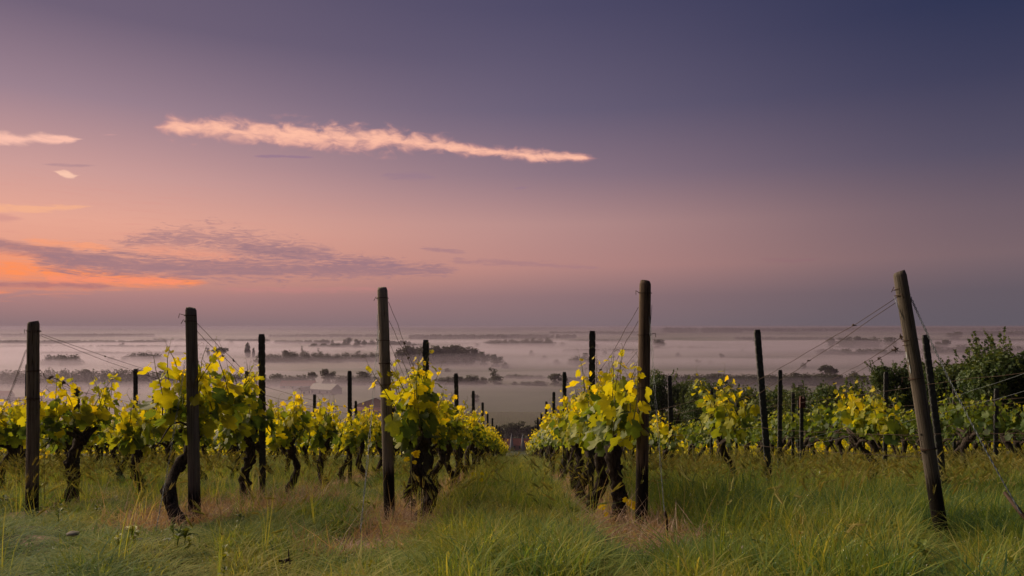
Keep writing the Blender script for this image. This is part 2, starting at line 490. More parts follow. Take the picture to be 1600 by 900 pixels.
# ------------------------------------------------------------------ ground sheet
def build_ground():
    def axis(a, b, d0, g):
        v = [0.0]; d = d0
        while v[-1] < b:
            v.append(v[-1] + d); d *= g
        pos = v
        v = [0.0]; d = d0
        while v[-1] > a:
            v.append(v[-1] - d); d *= g
        return np.array(sorted(set(v[1:] + pos)))
    xs = axis(-12500, 12500, .22, 1.045)
    ys = np.concatenate([np.array([-300, -150, -80, -40, -20, -10, -5, -2, 0, 1, 2]), np.arange(2.4, 20, .22), ])
    y = 20.0; d = .25; more = []
    while y < 14000:
        more.append(y); y += d; d *= 1.035
    ys = np.concatenate([ys, more, [14300]])
    XX, YY = np.meshgrid(xs, ys)
    ZZ = G(XX, YY)
    nearm = (YY < 25) & (np.abs(XX) < 20)
    ZZ = ZZ + np.where(nearm, rng.normal(0, .012, ZZ.shape), 0)
    V = np.stack([XX, YY, ZZ], -1).reshape(-1, 3)
    ny, nx = XX.shape
    i = np.arange(ny - 1)[:, None] * nx + np.arange(nx - 1)[None, :]
    Fc = np.stack([i, i + 1, i + nx + 1, i + nx], -1).reshape(-1, 4)
    me = new_mesh('ground', V, Fc, [M_ground], True)
    obj('ground', me, kind='structure')
build_ground()

# ------------------------------------------------------------------ distant hills
M_hill = simple('forest_hill', (.035, .036, .034), .95, .4, .004)
def ridge(name, y0, depth, prof, jag=3.0, seed=0, fog=False):
    """prof: [(px, ytop)] crest line in photograph pixels; a real ridge of hills `depth` metres deep."""
    r = np.random.default_rng(seed)
    pxs = np.arange(-700, 2300, 2.5)
    top = np.interp(pxs, [p[0] for p in prof], [p[1] for p in prof])
    x = (pxs - 800) / F * y0
    zt = (HOR - top) / F * y0
    zt = zt + np.convolve(r.normal(0, jag, len(x)), np.ones(3) / 3, 'same')
    zt = np.maximum(zt, VALLEY + 1)
    rows = [(-depth * .5, 0), (-depth * .32, .55), (-depth * .15, .9), (0, 1.0), (depth * .25, .7), (depth * .5, 0)]
    V = []
    for dy, k in rows:
        V.append(np.stack([x, np.full_like(x, y0 + dy), (VALLEY - 1) + (zt - VALLEY + 1) * k], -1))
    V = np.concatenate(V)
    n = len(x); m = len(rows)
    i = np.arange(m - 1)[:, None] * n + np.arange(n - 1)[None, :]
    Fc = np.stack([i, i + 1, i + n + 1, i + n], -1).reshape(-1, 4)
    obj(name, new_mesh(name, V, Fc, [M_hill], True), kind='structure')
ridge('hills', 11500, 1600, [(-700, 516), (0, 515), (150, 513.5), (420, 514), (600, 512), (700, 513), (830, 511.5), (1000, 513), (1250, 511), (1600, 510.5), (2300, 511)], 5, 1)
ridge('hills', 7600, 900, [(-700, 517), (0, 516.5), (200, 517), (420, 518), (560, 519), (640, 518), (760, 517), (900, 519), (1020, 517), (1060, 513), (1150, 513), (1180, 516), (1240, 513), (1330, 511.5), (1450, 512), (1600, 512), (2300, 513)], 3.5, 2)
ridge('hills', 5200, 700, [(-700, 520), (0, 521), (250, 521.5), (420, 522), (520, 523), (600, 521), (700, 521), (800, 522), (870, 519.5), (960, 520), (1010, 519), (1040, 523), (1160, 522.5), (1300, 521), (1420, 523), (1520, 518), (1600, 518), (2300, 518)], 2.5, 3)

# ------------------------------------------------------------------ tree builder (shared meshes)
def leaf_cloud(centers, radii, n, size, tint0=.3, squash=.8, r=None, up=.25):
    """n leaf quads spread through blobs; returns V, F, tint"""
    r = r or rng
    w = np.array([a ** 2 for a in radii]); w = w / w.sum()
    k = r.choice(len(radii), n, p=w)
    d = r.normal(size=(n, 3)); d /= np.linalg.norm(d, axis=1)[:, None]
    rad = (r.random(n) ** .4)
    c = np.array(centers)[k] + d * np.array(radii)[k][:, None] * rad[:, None] * np.array([1, 1, squash])
    nrm = d + r.normal(size=(n, 3)) * .8; nrm[:, 2] += up
    nrm /= np.linalg.norm(nrm, axis=1)[:, None]
    a = np.cross(nrm, r.normal(size=(n, 3))); a /= np.linalg.norm(a, axis=1)[:, None]
    b = np.cross(nrm, a)
    s = size * r.uniform(.6, 1.3, n)[:, None]
    V = np.stack([c - a * s * .5, c + b * s * .32 - nrm * s * .08, c + a * s * .6, c - b * s * .32 + nrm * s * .08], 1).reshape(-1, 3)
    Fc = np.arange(n * 4).reshape(n, 4)
    blobt = r.uniform(-.25, .25, len(radii))
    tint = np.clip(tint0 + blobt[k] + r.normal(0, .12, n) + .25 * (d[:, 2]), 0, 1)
    return V, Fc, tint

def tree_mesh(h, w, n=500, leaf=.6, kind='round', seed=0, mat_leaf=None, trunk_h=.2):
    r = np.random.default_rng(seed)
    cs, rs = [], []
    if kind == 'poplar':
        for i in range(9):
            t = i / 8
            cs.append((r.normal(0, .04) * w, r.normal(0, .04) * w, h * (.14 + .78 * t))); rs.append(w * .5 * (1 - .75 * abs(t - .35)) + .1)
    elif kind == 'cone':
        for i in range(10):
            t = i / 9
            cs.append((r.normal(0, .08) * w, r.normal(0, .08) * w, h * (.15 + .8 * t))); rs.append(w * .5 * (1 - .8 * t) + .15)
    else:
        m = 14
        for i in range(m):
            a = r.uniform(0, 6.28); q = r.random() ** .5
            zz = r.uniform(.03, .9)
            lim = math.sqrt(max(.05, 1 - ((zz - .5) / .52) ** 2))
            rr = w * r.uniform(.15, .26)
            cs.append((math.cos(a) * q * lim * w * .36, math.sin(a) * q * lim * w * .36, h * zz)); rs.append(rr)
    V, Fc, tint = leaf_cloud(cs, rs, n, leaf, .45, .85, r)
    V[:, 2] = np.clip(V[:, 2], h * .06, None)
    mb = MB()
    mb.tube([(0, 0, -.6), (0, 0, h * .25), (w * .03, 0, h * .6)], [w * .045 + .05, w * .035 + .03, w * .01 + .02], 6)
    for k in range(6):
        c = cs[r.integers(len(cs))]
        mb.tube([(0, 0, h * .22), (c[0] * .5, c[1] * .5, h * .2 + (c[2] - h * .2) * .6), c], [w * .02 + .02, w * .014 + .01, .02], 4)
    return V, Fc, tint, mb

def tree_protos(specs):
    out = []
    for i, (h, w, n, leaf, kind) in enumerate(specs):
        V, Fc, tint, mb = tree_mesh(h, w, n, leaf, kind, 100 + i)
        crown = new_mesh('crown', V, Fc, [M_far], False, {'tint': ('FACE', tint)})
        # single mesh: crown plus trunk
        nv = len(mb.v)
        allV = np.concatenate([V, np.array([tuple(p) for p in mb.v])])
        faces = [tuple(f) for f in Fc] + [tuple(len(V) + j for j in f) for f in mb.f]
        me = new_mesh('valley_tree', allV, faces, [M_far, M_twig], False, {'tint': ('FACE', np.concatenate([tint, np.full(len(mb.f), .2)]))},
                      mat_idx=[0] * len(Fc) + [1] * len(mb.f))
        out.append(me)
    return out
VT = tree_protos([(10, 10, 1000, 1.05, 'round'), (10, 8.5, 900, 1.0, 'round'), (10, 12, 1100, 1.05, 'round'), (10, 14, 1100, 1.1, 'round'),
                  (10, 3.4, 700, .8, 'poplar'), (10, 5.5, 700, .55, 'cone'), (10, 9, 620, .7, 'round')])
VTW = [10, 8.5, 12, 14, 3.4, 5.5, 9]

def vtree(px, ytop, ybase, wpx, kind=None, label=None, Z=None, group='trees standing in the valley fog'):
    """valley tree by its crown in the photograph; ybase is where it meets the plain"""
    Z = Z or (-VALLEY) * F / (ybase - HOR)
    x = (px - 800) / F * Z
    z = Gf(x, Z)
    h = (HOR - ytop) / F * Z - z
    w = wpx / F * Z * 1.18
    if kind is None:
        asp = w / h
        kind = int(np.argmin([abs(v / 10 - asp) + random.uniform(0, .25) for v in VTW[:4]]))
    o = obj('valley_tree', VT[kind], None, (x, Z, z - .2), label or 'dark round tree in a valley hedge half sunk in fog', 'tree', group,
            rot=(0, 0, random.uniform(0, 6.28)), scale=(w / (VTW[kind] * .92), w / (VTW[kind] * .92), h / 9.6))
    return o
def belt(x0, x1, ytop, ybase, n, wpx, jit=2.5, label=None, group=None):
    for i in range(n):
        px = x0 + (x1 - x0) * (i + .5) / n + random.uniform(-.3, .3) * (x1 - x0) / n
        vtree(px, ytop + random.uniform(-jit, jit * .7), ybase + random.uniform(-.8, .8), wpx * random.uniform(1.1, 1.7), None, (ORD[i] + ' from the left, ' + label) if n > 1 else label, None, group)

def build_valley():
    L = lambda *a, **k: vtree(*a, **k)
    # left
    belt(70, 122, 556, 573, 4, 20, 1.0, 'dark tree of the foggy clump beyond the leftmost end post', 'clump beyond the leftmost end post')
    belt(0, 60, 581, 603, 5, 22, 2, 'round tree behind the leftmost misty village roofs', 'trees around the village')
    belt(75, 235, 580, 603, 13, 24, 2.5, 'round tree of the belt behind the misty village', 'trees around the village')
    belt(240, 300, 582, 602, 5, 26, 2, 'round tree at the right end of the village belt', 'trees around the village')
    belt(200, 250, 553, 566, 4, 18, 1.2, 'low tree of the faint clump left of the square topped post', 'faint clump left of the second end post')
    belt(165, 200, 558, 567, 2, 14, 1, 'lower tree trailing left from the faint fog clump', 'faint clump left of the second end post')
    L(344, 542, 560, 22, 1, label='round tree alone in fog between the second post and the first stake')
    L(387, 536, 560, 8, 4, label='tall slim poplar standing alone in the fog beside the first stake')
    L(396, 544, 560, 4, 4, label='very thin small poplar just beside the tall poplar')
    L(324, 543, 559, 9, 6, label='wispy bare looking tree at the left of the round lone tree')
    # cluster around x 440-590
    hl = 'tree in the long hedge line above the barn'; hg = 'hedge line above the barn'
    L(450, 548, 566, 18, label='broad round tree at the left end of the hedge line above the barn')
    L(472, 541, 566, 10, 5, label='tall dark pointed tree rising above the hedge line')
    L(500, 545, 566, 12, 5, label='dark conical tree in the middle of the hedge line above the barn')
    belt(405, 600, 553, 567, 15, 17, 2.2, hl, hg)
    belt(485, 560, 536, 544, 6, 14, 1, 'small faint tree of the thin belt far beyond the hedge line', 'thin far belt')
    belt(540, 600, 530, 542, 5, 9, 2, 'slim faint tree just left of the tallest left aisle post', 'thin far belt')
    # belt behind barn
    L(489, 580, 602, 15, label='round dark tree right behind the pale roofed barn')
    L(513, 578, 602, 25, 2, label='wide dark tree right behind the pale roofed barn')
    L(570, 581, 601, 24, 2, label='wide dark tree left of the tallest left aisle post, beyond the fields')
    belt(300, 480, 587, 603, 14, 22, 2, 'low tree of the belt left of the barn', 'belt behind the barn')
    belt(525, 600, 588, 603, 7, 20, 2, 'low tree of the belt right of the barn', 'belt behind the barn')
    # grove
    gl = 'dense tree of the dark grove behind the left aisle stake'; gg = 'big grove behind the first aisle stake'
    belt(625, 742, 543, 570, 12, 20, 1.4, gl, gg)
    belt(636, 738, 546, 566, 11, 22, 1.4, 'rear tree of the dark grove behind the left aisle stake', gg)
    L(757, 551, 571, 20, label='round tree just right of the big dark grove')
    L(776, 555, 573, 22, 2, label='broad dome shaped tree second to the right of the grove')
    L(790, 566, 575, 12, label='small low bush at the right end of the grove')
    L(707, 538, 556, 9, label='faint tree top showing behind the big grove')
    belt(765, 865, 531, 541, 13, 13, 2.2, 'faint tree of the ragged row beyond the grove', 'ragged row beyond the grove')
    L(855, 528, 541, 16, label='round tree at the right end of the ragged row beyond the grove')
    L(745, 537, 543, 8, label='small lone bush left of the ragged row')
    # mid trees
    L(771, 575, 601, 19, 6, label='round open crowned tree rising from the dark bush beyond the aisle')
    L(775, 588, 602, 24, 2, label='wide dark bush below the open crowned tree')
    L(740, 590, 602, 20, 2, label='low wide bush left of the open crowned tree')
    belt(685, 760, 589, 602, 7, 16, 2, 'low shrub of the hedge left of the open crowned tree', 'hedge left of the open crowned tree')
    L(803, 596, 603, 10, label='small round bush right of the open crowned tree')
    belt(812, 856, 596, 603, 4, 14, 1, 'low bush left of the square dark tree beyond the aisle', 'low bushes beyond the aisle')
    L(866, 583, 603, 22, 1, label='dark square shaped tree left of the first right aisle stake')
    L(880, 586, 603, 14, label='lower tree leaning on the dark square shaped tree')
    belt(785, 850, 586, 592, 6, 14, .8, 'tiny tree of the thin hedge above the low bushes', 'thin hedge above the aisle')
    L(807, 584, 592, 6, label='small pointed tree standing above the thin hedge')
    belt(885, 1000, 589, 596, 9, 16, 1.2, 'low tree of the hazy belt right of the aisle', 'hazy belt right of the aisle')
    # right of the aisle
    belt(897, 930, 557, 571, 3, 16, 1, 'round tree of the clump behind the first right aisle stake', 'clump behind the first right aisle stake')
    L(871, 562, 570, 14, label='small round bush alone in fog left of the clump behind the stake')
    L(915, 552, 562, 10, label='faint small tree above the clump behind the stake')
    L(878, 535, 541, 8, label='tiny lone tree in the pale fog above the right aisle stake')
    L(1029, 531, 545, 20, 2, label='lone round tree in open fog just right of the tallest right aisle post')
    L(1060, 551, 557, 8, label='tiny faint bush right of the lone round tree')
    L(1091, 562, 569, 10, 2, label='small dark bush alone in the white fog')
    L(1111, 563, 568, 8, label='pale small bush beside the dark one in white fog')
    L(1128, 553, 560, 8, label='small faint tree above the two bushes in fog')
    L(1084, 541, 546, 7, label='tiny faint speck of a tree high in the fog')
    bl = 'tree of the long low belt beyond the right hand bushes'; bg = 'long low belt on the right'
    belt(1020, 1200, 586, 602, 17, 20, 1.8, bl, bg)
    belt(1200, 1400, 586, 603, 18, 22, 2.5, 'tree of the low belt left of the leaning end post', bg)
    L(1243, 583, 602, 16, label='round tree rising from the belt beside the second stake of the leaning post row')
    L(1262, 585, 602, 12, label='smaller round tree rising from the belt right of the first')
    L(1290, 569, 594, 18, 1, label='tall round tree in fog below the crossing wires')
    L(1302, 574, 594, 14, label='lower round tree joined to the tall one below the crossing wires')
    L(1256, 567, 577, 9, label='small faint bush left of the tall tree below the wires')
    L(1335, 581, 600, 20, label='rounded tree of the belt right of the tall tree')
    L(1252, 600, 610, 8, label='tiny dark bush below the belt', Z=620); L(1240, 600, 609, 6, label='tiniest dark bush below the belt', Z=620)
    belt(1293, 1315, 528, 545, 2, 12, .8, 'round tree of the pair left of the long pale grove', 'pair in the pale grove')
    belt(1320, 1372, 527.5, 545, 5, 14, .8, 'round tree of the long pale grove left of the leaning post', 'long pale grove')
    L(1390, 528, 546, 20, 2, label='round tree at the right end of the pale grove')
    belt(1280, 1400, 546, 556, 9, 18, .8, 'low tree of the straight hedge under the pale grove', 'straight hedge under the pale grove')
    L(1491, 519, 531, 22, 2, label='broad faint tree on the horizon right of the dark leaning stake')
    L(1473, 532, 546, 22, 2, label='broad faint tree below the horizon one, right of the dark leaning stake')
    belt(1440, 1600, 541, 552, 8, 24, 1.5, 'hazy tree of the belt behind the large right bushes', 'belt behind the large bushes')
    # near foot of the slope
    fl = 'dark tree of the copse at the end of the aisle'
    for i, (x, yt, yb, w) in enumerate(((787, 664, 690, 22), (800, 661, 691, 24), (814, 659, 692, 26), (826, 664, 691, 20))):
        L(x, yt, yb, w, label=ORD[i] + ' from the left, ' + fl, group='dark copse at the end of the aisle')
    for (x, yt, yb, w), dl in zip(((840, 657, 684, 22), (853, 654, 684, 24), (775, 668, 688, 20)), ('hazier tree just right of the dark copse', 'second hazier tree right of the dark copse', 'hazier tree left of the dark copse')):
        L(x, yt, yb, w, label=dl, group='hazier trees beside the copse')
    L(742, 615, 632, 12, label='small round bush between two stakes of the left aisle row')
    L(736, 641, 660, 14, label='low bush behind the third stake of the left aisle row')
    L(868, 636, 652, 12, label='low bush behind the third stake of the right aisle row')
    # far faint scatter
    sl = 'tiny faint tree scattered in the far valley fog'
    for i, (x, y) in enumerate(sorted(((20, 542), (60, 539), (130, 540), (160, 545), (190, 536), (255, 548), (275, 541), (360, 533), (415, 530), (445, 532), (505, 530), (520, 557), (560, 548),
                 (600, 545), (1160, 545), (1190, 560), (1230, 541), (945, 548), (960, 556), (990, 562), (930, 538), (1010, 552), (850, 556), (830, 548), (1430, 560), (1180, 530), (700, 575), (640, 578)))):
        b = y + random.uniform(5, 8)
        L(x, y, b, random.uniform(6, 13), label='tiny faint tree in the far fog, ' + ORD[i] + ' from the left', group='faint far trees')
    # woodland masses (uncountable at this size)
    def wood(px0, px1, ytop, ybase, name_seed):
        r = np.random.default_rng(name_seed)
        Z = (-VALLEY) * F / (ybase - HOR)
        n = int((px1 - px0) * 1.1)
        Vs, Fs, Ts = [], [], []
        base = 0
        for i in range(n):
            px = r.uniform(px0, px1); z0 = Z * r.uniform(.985, 1.02)
            x = (px - 800) / F * z0; h = ((HOR - ytop) / F * z0 - VALLEY) * r.uniform(.72, 1.03)
            V, Fc, t = leaf_cloud([(x, z0, VALLEY + h * .45), (x + 1, z0, VALLEY + h * .7)], [h * .5, h * .32], 60, h * .32, .4, .9, r)
            Vs.append(V); Fs.append(Fc + base); Ts.append(t); base += len(V)
        me = new_mesh('distant_woodland', np.concatenate(Vs), np.concatenate(Fs), [M_far], False, {'tint': ('FACE', np.concatenate(Ts))})
        obj('distant_woodland', me, kind='stuff', label='dark belt of distant woodland along the foggy plain', cat='woodland')
    wood(0, 330, 539, 544.5, 31); wood(560, 660, 536, 541, 32); wood(1060, 1240, 541, 546, 33); wood(1400, 1600, 529, 535, 34); wood(890, 1035, 530, 535.5, 35)
    wood(60, 300, 549, 554, 36); wood(880, 1020, 545, 550, 37); wood(420, 600, 522, 527, 38); wood(1150, 1330, 526, 531, 39); wood(0, 240, 521, 526.5, 40)
    wood(0, 260, 531, 539, 11); wood(240, 420, 529, 536, 12); wood(430, 520, 531, 538, 13); wood(640, 790, 522, 530, 14)
    wood(780, 900, 522, 529, 15); wood(590, 640, 532, 540, 16); wood(860, 1000, 517, 523, 17); wood(1035, 1160, 511.5, 520, 18)
    wood(1160, 1600, 512, 519, 19); wood(1520, 1600, 517, 526, 20)
build_valley()

# ------------------------------------------------------------------ fog banks and haze
def fog_mat(name, dens, col=(.54, .485, .61, 1), g=.38):
    m, T, out = mat(name)
    pv = T.n('ShaderNodeVolumePrincipled')
    pv.inputs['Color'].default_value = col
    pv.inputs['Density'].default_value = dens
    pv.inputs['Anisotropy'].default_value = g
    T.nt.links.new(pv.outputs[0], out.inputs['Volume'])
    return m
def fog_bank(y0, y1, x0, x1, hgt, dens, seed, low=-3.0, taper=.14):
    """closed lens of ground fog with an uneven top; thins to nothing at its edges"""
    nx, ny = 70, 40
    xs = np.linspace(x0, x1, nx); ys = np.geomspace(y0, y1, ny)
    XX, YY = np.meshgrid(xs, ys)
    Hh = np.zeros_like(XX)
    for j in range(ny):
        for i in range(nx):
            a = mnoise.fractal(Vector((XX[j, i] / 420 + seed, YY[j, i] / 800, seed * 1.7)), 1.0, 2.0, 3)
            u = i / (nx - 1); v = j / (ny - 1)
            e = min(1, u / .08, (1 - u) / .08) * min(1, v / .25, (1 - v) / taper)
            e = e * e * (3 - 2 * e)
            Hh[j, i] = max(.15, hgt * (1 + 1.3 * a)) * e + .05
    zb = VALLEY + low
    top = np.stack([XX, YY, VALLEY + 1.5 + Hh], -1).reshape(-1, 3)
    bot = np.stack([XX, YY, np.full_like(XX, zb)], -1).reshape(-1, 3)
    V = np.concatenate([top, bot]); o = nx * ny
    i = np.arange(ny - 1)[:, None] * nx + np.arange(nx - 1)[None, :]
    Ft = np.stack([i, i + 1, i + nx + 1, i + nx], -1).reshape(-1, 4)
    Fb = Ft[:, ::-1] + o
    side = []
    for k in range(nx - 1):
        side.append((k, k + o, k + 1 + o, k + 1)); a = (ny - 1) * nx + k; side.append((a + 1, a + 1 + o, a + o, a))
    for k in range(ny - 1):
        a = k * nx; b = a + nx; side.append((b, b + o, a + o, a)); a += nx - 1; b += nx - 1; side.append((a, a + o, b + o, b))
    Fc = np.concatenate([Ft, Fb, np.array(side)])
    obj('fog_bank', new_mesh('fog_bank', V, Fc, [fog_mat('fog_bank', dens)], True), kind='stuff', label='low white ground fog lying in the valley', cat='fog')
fog_bank(318, 3300, -3300, 3300, 13.0, .0014, 8.3, taper=.30)
fog_bank(700, 5600, -5000, 5000, 24.0, .00022, 9.1, taper=.35)
fog_bank(900, 8500, -8000, 8000, 36.0, .00008, 9.9, taper=.30)
fog_bank(312, 720, -700, 700, 9.0, .0018, 11.1, taper=.25)
fog_bank(640, 920, -900, 900, 5.0, .0065, 1.3)
fog_bank(920, 1280, -1300, 1300, 8.0, .0065, 2.7)
fog_bank(1300, 1800, -1800, 1700, 9.0, .005, 4.1)
fog_bank(1700, 2900, -2600, 2500, 10.0, .003, 5.3, taper=.35)

def haze():
    b = MB(); b.box((0, 7050, (VALLEY - 5 + 1.6) / 2), (12900, 7500, (1.6 - VALLEY + 5) / 2))
    me = b.mesh('haze', [fog_mat('haze', 1.5e-4, (.30, .26, .37, 1), .25)])
    obj('haze', me, kind='stuff', label='thin pale morning haze filling the air over the vineyard and valley', cat='haze')
haze()
#==NEXT==
# ------------------------------------------------------------------ leaves
def leaf_shape(seed, n=22, teeth=.06, fold=.18, low=False):
    """five-lobed vine leaf, unit width, petiole at origin, tip towards +Y, slightly folded and cupped"""
    r = np.random.default_rng(seed)
    lob = [(90, 1.0, 30), (35, .82, 26), (145, .82, 26), (-25, .62, 30), (205, .62, 30)]
    pts = []
    m = n if not low else 12
    for k in range(m + 1):
        th = -80 + 340 * k / m
        rad = .60
        for (c, a, w) in lob:
            d = abs(th - c)
            rad = max(rad, a * (1 - (d / w) ** 2 * .26) if d < w * 1.15 else rad)
        rad *= 1 + (teeth if k % 2 else -teeth) * (0 if low else 1) + r.normal(0, .03)
        rad *= .55
        pts.append((rad * math.cos(R(th)), rad * math.sin(R(th)) + .30))
    V = [(0, .30, 0)] + [(x, y, 0) for x, y in pts]
    # pull the petiole notch to the origin
    V = np.array(V)
    cup = r.uniform(-.25, .45)
    V[:, 2] = fold * np.abs(V[:, 0]) - cup * (V[:, 1] - .3) ** 2 + r.normal(0, .02, len(V)) + .06 * np.sin(V[:, 1] * 9 + V[:, 0] * 6)
    V[:, 1] -= .12
    F_ = [(0, i, i + 1) for i in range(1, len(V) - 1)]
    return V, F_
LEAFV = [leaf_shape(i, 20, .05, [.12, .3, -.1, .2, .45][i]) for i in range(5)]
LEAFM = [new_mesh('leaf', v, f, [M_leaf], True) for v, f in LEAFV]
LEAFLOW = [leaf_shape(20 + i, 20, .05, [.12, .3, -.1][i], True) for i in range(3)]

def basis(tip, nrm):
    y = tip.normalized()
    z = (nrm - y * nrm.dot(y))
    if z.length < 1e-4: z = Vector((1, 0, 0)) - y * y.x
    z.normalize()
    x = y.cross(z)
    return Matrix((x, y, z)).transposed()

def rv(s=1.0):
    return Vector((random.gauss(0, s), random.gauss(0, s), random.gauss(0, s)))

def vine_layout(length=.62, nshoots=14, height=.50, leafs=10, lsize=.165, lopsided=0.0, head=.72):
    """shoots with leaf placements; x across the row, y along it. heights above ground"""
    shoots = []
    for k in range(nshoots):
        s = -length + 2 * length * (k + .5) / nshoots + random.gauss(0, .05) + lopsided
        hz = head + .14 + random.gauss(0, .04) + .05 * math.cos(s * 2)
        h = height * random.uniform(.65, 1.15)
        lean = Vector((random.gauss(0, .16), random.gauss(0, .14) + .1 * s, 0))
        p0 = Vector((random.gauss(0, .05), s, hz))
        pts = []
        for i in range(6):
            t = i / 5
            pts.append(p0 + Vector((0, 0, h * t)) + lean * t * h * 1.6 + Vector((.03 * math.sin(5 * t + k), .03 * math.cos(4 * t + k * 2), 0)) * t)
        leaves = []
        for i in range(leafs):
            t = (i + .4) / leafs
            q = t * 5; a = int(min(q, 4)); p = pts[a].lerp(pts[a + 1], q - a)
            side = 1 if i % 2 else -1
            ang = k * 1.3 + i * .5
            o = Vector((math.cos(ang) * side, math.sin(ang) * side, 0))
            pet = random.uniform(.04, .10) * (1.1 - .6 * t)
            sz = lsize * random.uniform(.62, 1.3) * (1.12 - .72 * max(0, t - .35) / .65)
            pp = p + o * pet + Vector((0, 0, random.uniform(-.02, .03)))
            tip = o * random.uniform(.1, .7) + Vector((0, 0, random.uniform(-1.1, -.2) + .9 * max(0, t - .7))) + rv(.25)
            nrm = o * random.uniform(.3, 1.0) + Vector((0, 0, random.uniform(.1, .9))) + rv(.35)
            tint = min(1, max(0, .17 + .60 * t + random.gauss(0, .19)))
            leaves.append((p, pp, tip, nrm, sz, tint))
        # a few big low leaves that hang round the head
        if k % 3 == 0:
            for i in range(2):
                o = Vector((random.choice((-1, 1)) * random.uniform(.4, 1), random.gauss(0, .6), 0)).normalized()
                p = p0 + Vector((0, 0, random.uniform(-.05, .12)))
                pp = p + o * random.uniform(.06, .16) + Vector((0, 0, random.uniform(-.08, .04)))
                leaves.append((p, pp, o * .4 + Vector((0, 0, -1)) + rv(.2), o + Vector((0, 0, .3)) + rv(.25), lsize * random.uniform(.9, 1.35), random.uniform(.05, .5)))
        shoots.append((pts, leaves))
    return shoots

def trunk_mesh(base, head, r0=.052, detail=16, sides=9, knob=1.0, bend=.08, name='trunk', spread=.35):
    """gnarled old vine trunk from base to head with a knobby crown and two short arms"""
    mb = MB()
    base = Vector(base); head = Vector(head)
    pts, rad = [], []
    ph = random.uniform(0, 6)
    for i in range(detail):
        t = i / (detail - 1)
        p = base.lerp(head, t)
        p += Vector((math.sin(t * 5.5 + ph), math.cos(t * 4.3 + ph * 2), 0)) * bend * math.sin(math.pi * min(1, t * 1.05)) + rv(.006)
        pts.append(p)
        r = r0 * (1.15 - .35 * t + .42 * knob * max(0, t - .72) / .28 + .28 * max(0, .12 - t) / .12)
        rad.append(r * random.uniform(.84, 1.2))
    mb.tube(pts, rad, sides, wob=.18, twist=.12)
    # knobs and bark flakes
    for k in range(7):
        t = random.uniform(.3, 1); p = pts[int(t * (detail - 1))]
        d = rv(1); d.z *= .4; d.normalize()
        mb.tube([p, p + d * r0 * .9, p + d * r0 * 1.5 + Vector((0, 0, r0 * .4))], [r0 * .75, r0 * .6, r0 * .3], 6, wob=.25)
    if detail > 12:      # shaggy strips of peeling bark
        for k in range(26):
            i0 = random.randrange(0, detail - 6); a = random.uniform(0, 6.28); ln = random.randrange(3, 6)
            st_ = []
            for j in range(ln):
                rr_ = rad[i0 + j] * (1.02 + .14 * abs(j - ln / 2) / ln + (.25 if j == ln - 1 and k % 3 == 0 else 0))
                st_.append(pts[i0 + j] + Vector((math.cos(a + .15 * j) * rr_, math.sin(a + .15 * j) * rr_, 0)))
            mb.tube(st_, [.003] + [.0065] * (ln - 2) + [.002], 4, wob=.3)
    for sgn in (-1, 1):
        L = random.uniform(.6, 1.0) * spread
        q = [head - Vector((0, 0, .05)), head + Vector((random.gauss(0, .03), sgn * L * .4, .05)), head + Vector((random.gauss(0, .03), sgn * L, .09 + random.gauss(0, .03)))]
        mb.tube(q, [r0 * .95, r0 * .6, r0 * .35], 7, wob=.2)
    for k in range(3):
        d = Vector((random.gauss(0, .4), random.gauss(0, .8), 1)).normalized()
        mb.tube([head, head + d * .1, head + d * .17], [r0 * .5, r0 * .32, r0 * .22], 6, wob=.2)
    return mb.mesh(name, [M_bark], True)

def cane_mesh(head, length):
    mb = MB()
    for sgn in (-1, 1):
        pts = []
        for i in range(7):
            t = i / 6
            pts.append(head + Vector((random.gauss(0, .012), sgn * length * t, .05 + .14 * math.sin(math.pi * min(1, t * 1.1)) - .04 * t)))
        mb.tube(pts, [.011 - .006 * i / 6 for i in range(7)], 5, wob=.1)
    return mb

def rowname(n):
    if n == 0: return 'row left of the grass aisle'
    if n == 1: return 'row right of the grass aisle'
    if n == -1: return 'row of the square topped end post'
    if n == -2: return 'row of the leftmost end post'
    if n == 2: return 'row of the leaning end post'
    if n < -2: return '%s row beyond the leftmost end post' % ORD[-n - 3]
    return '%s row beyond the leaning end post' % ORD[n - 3]

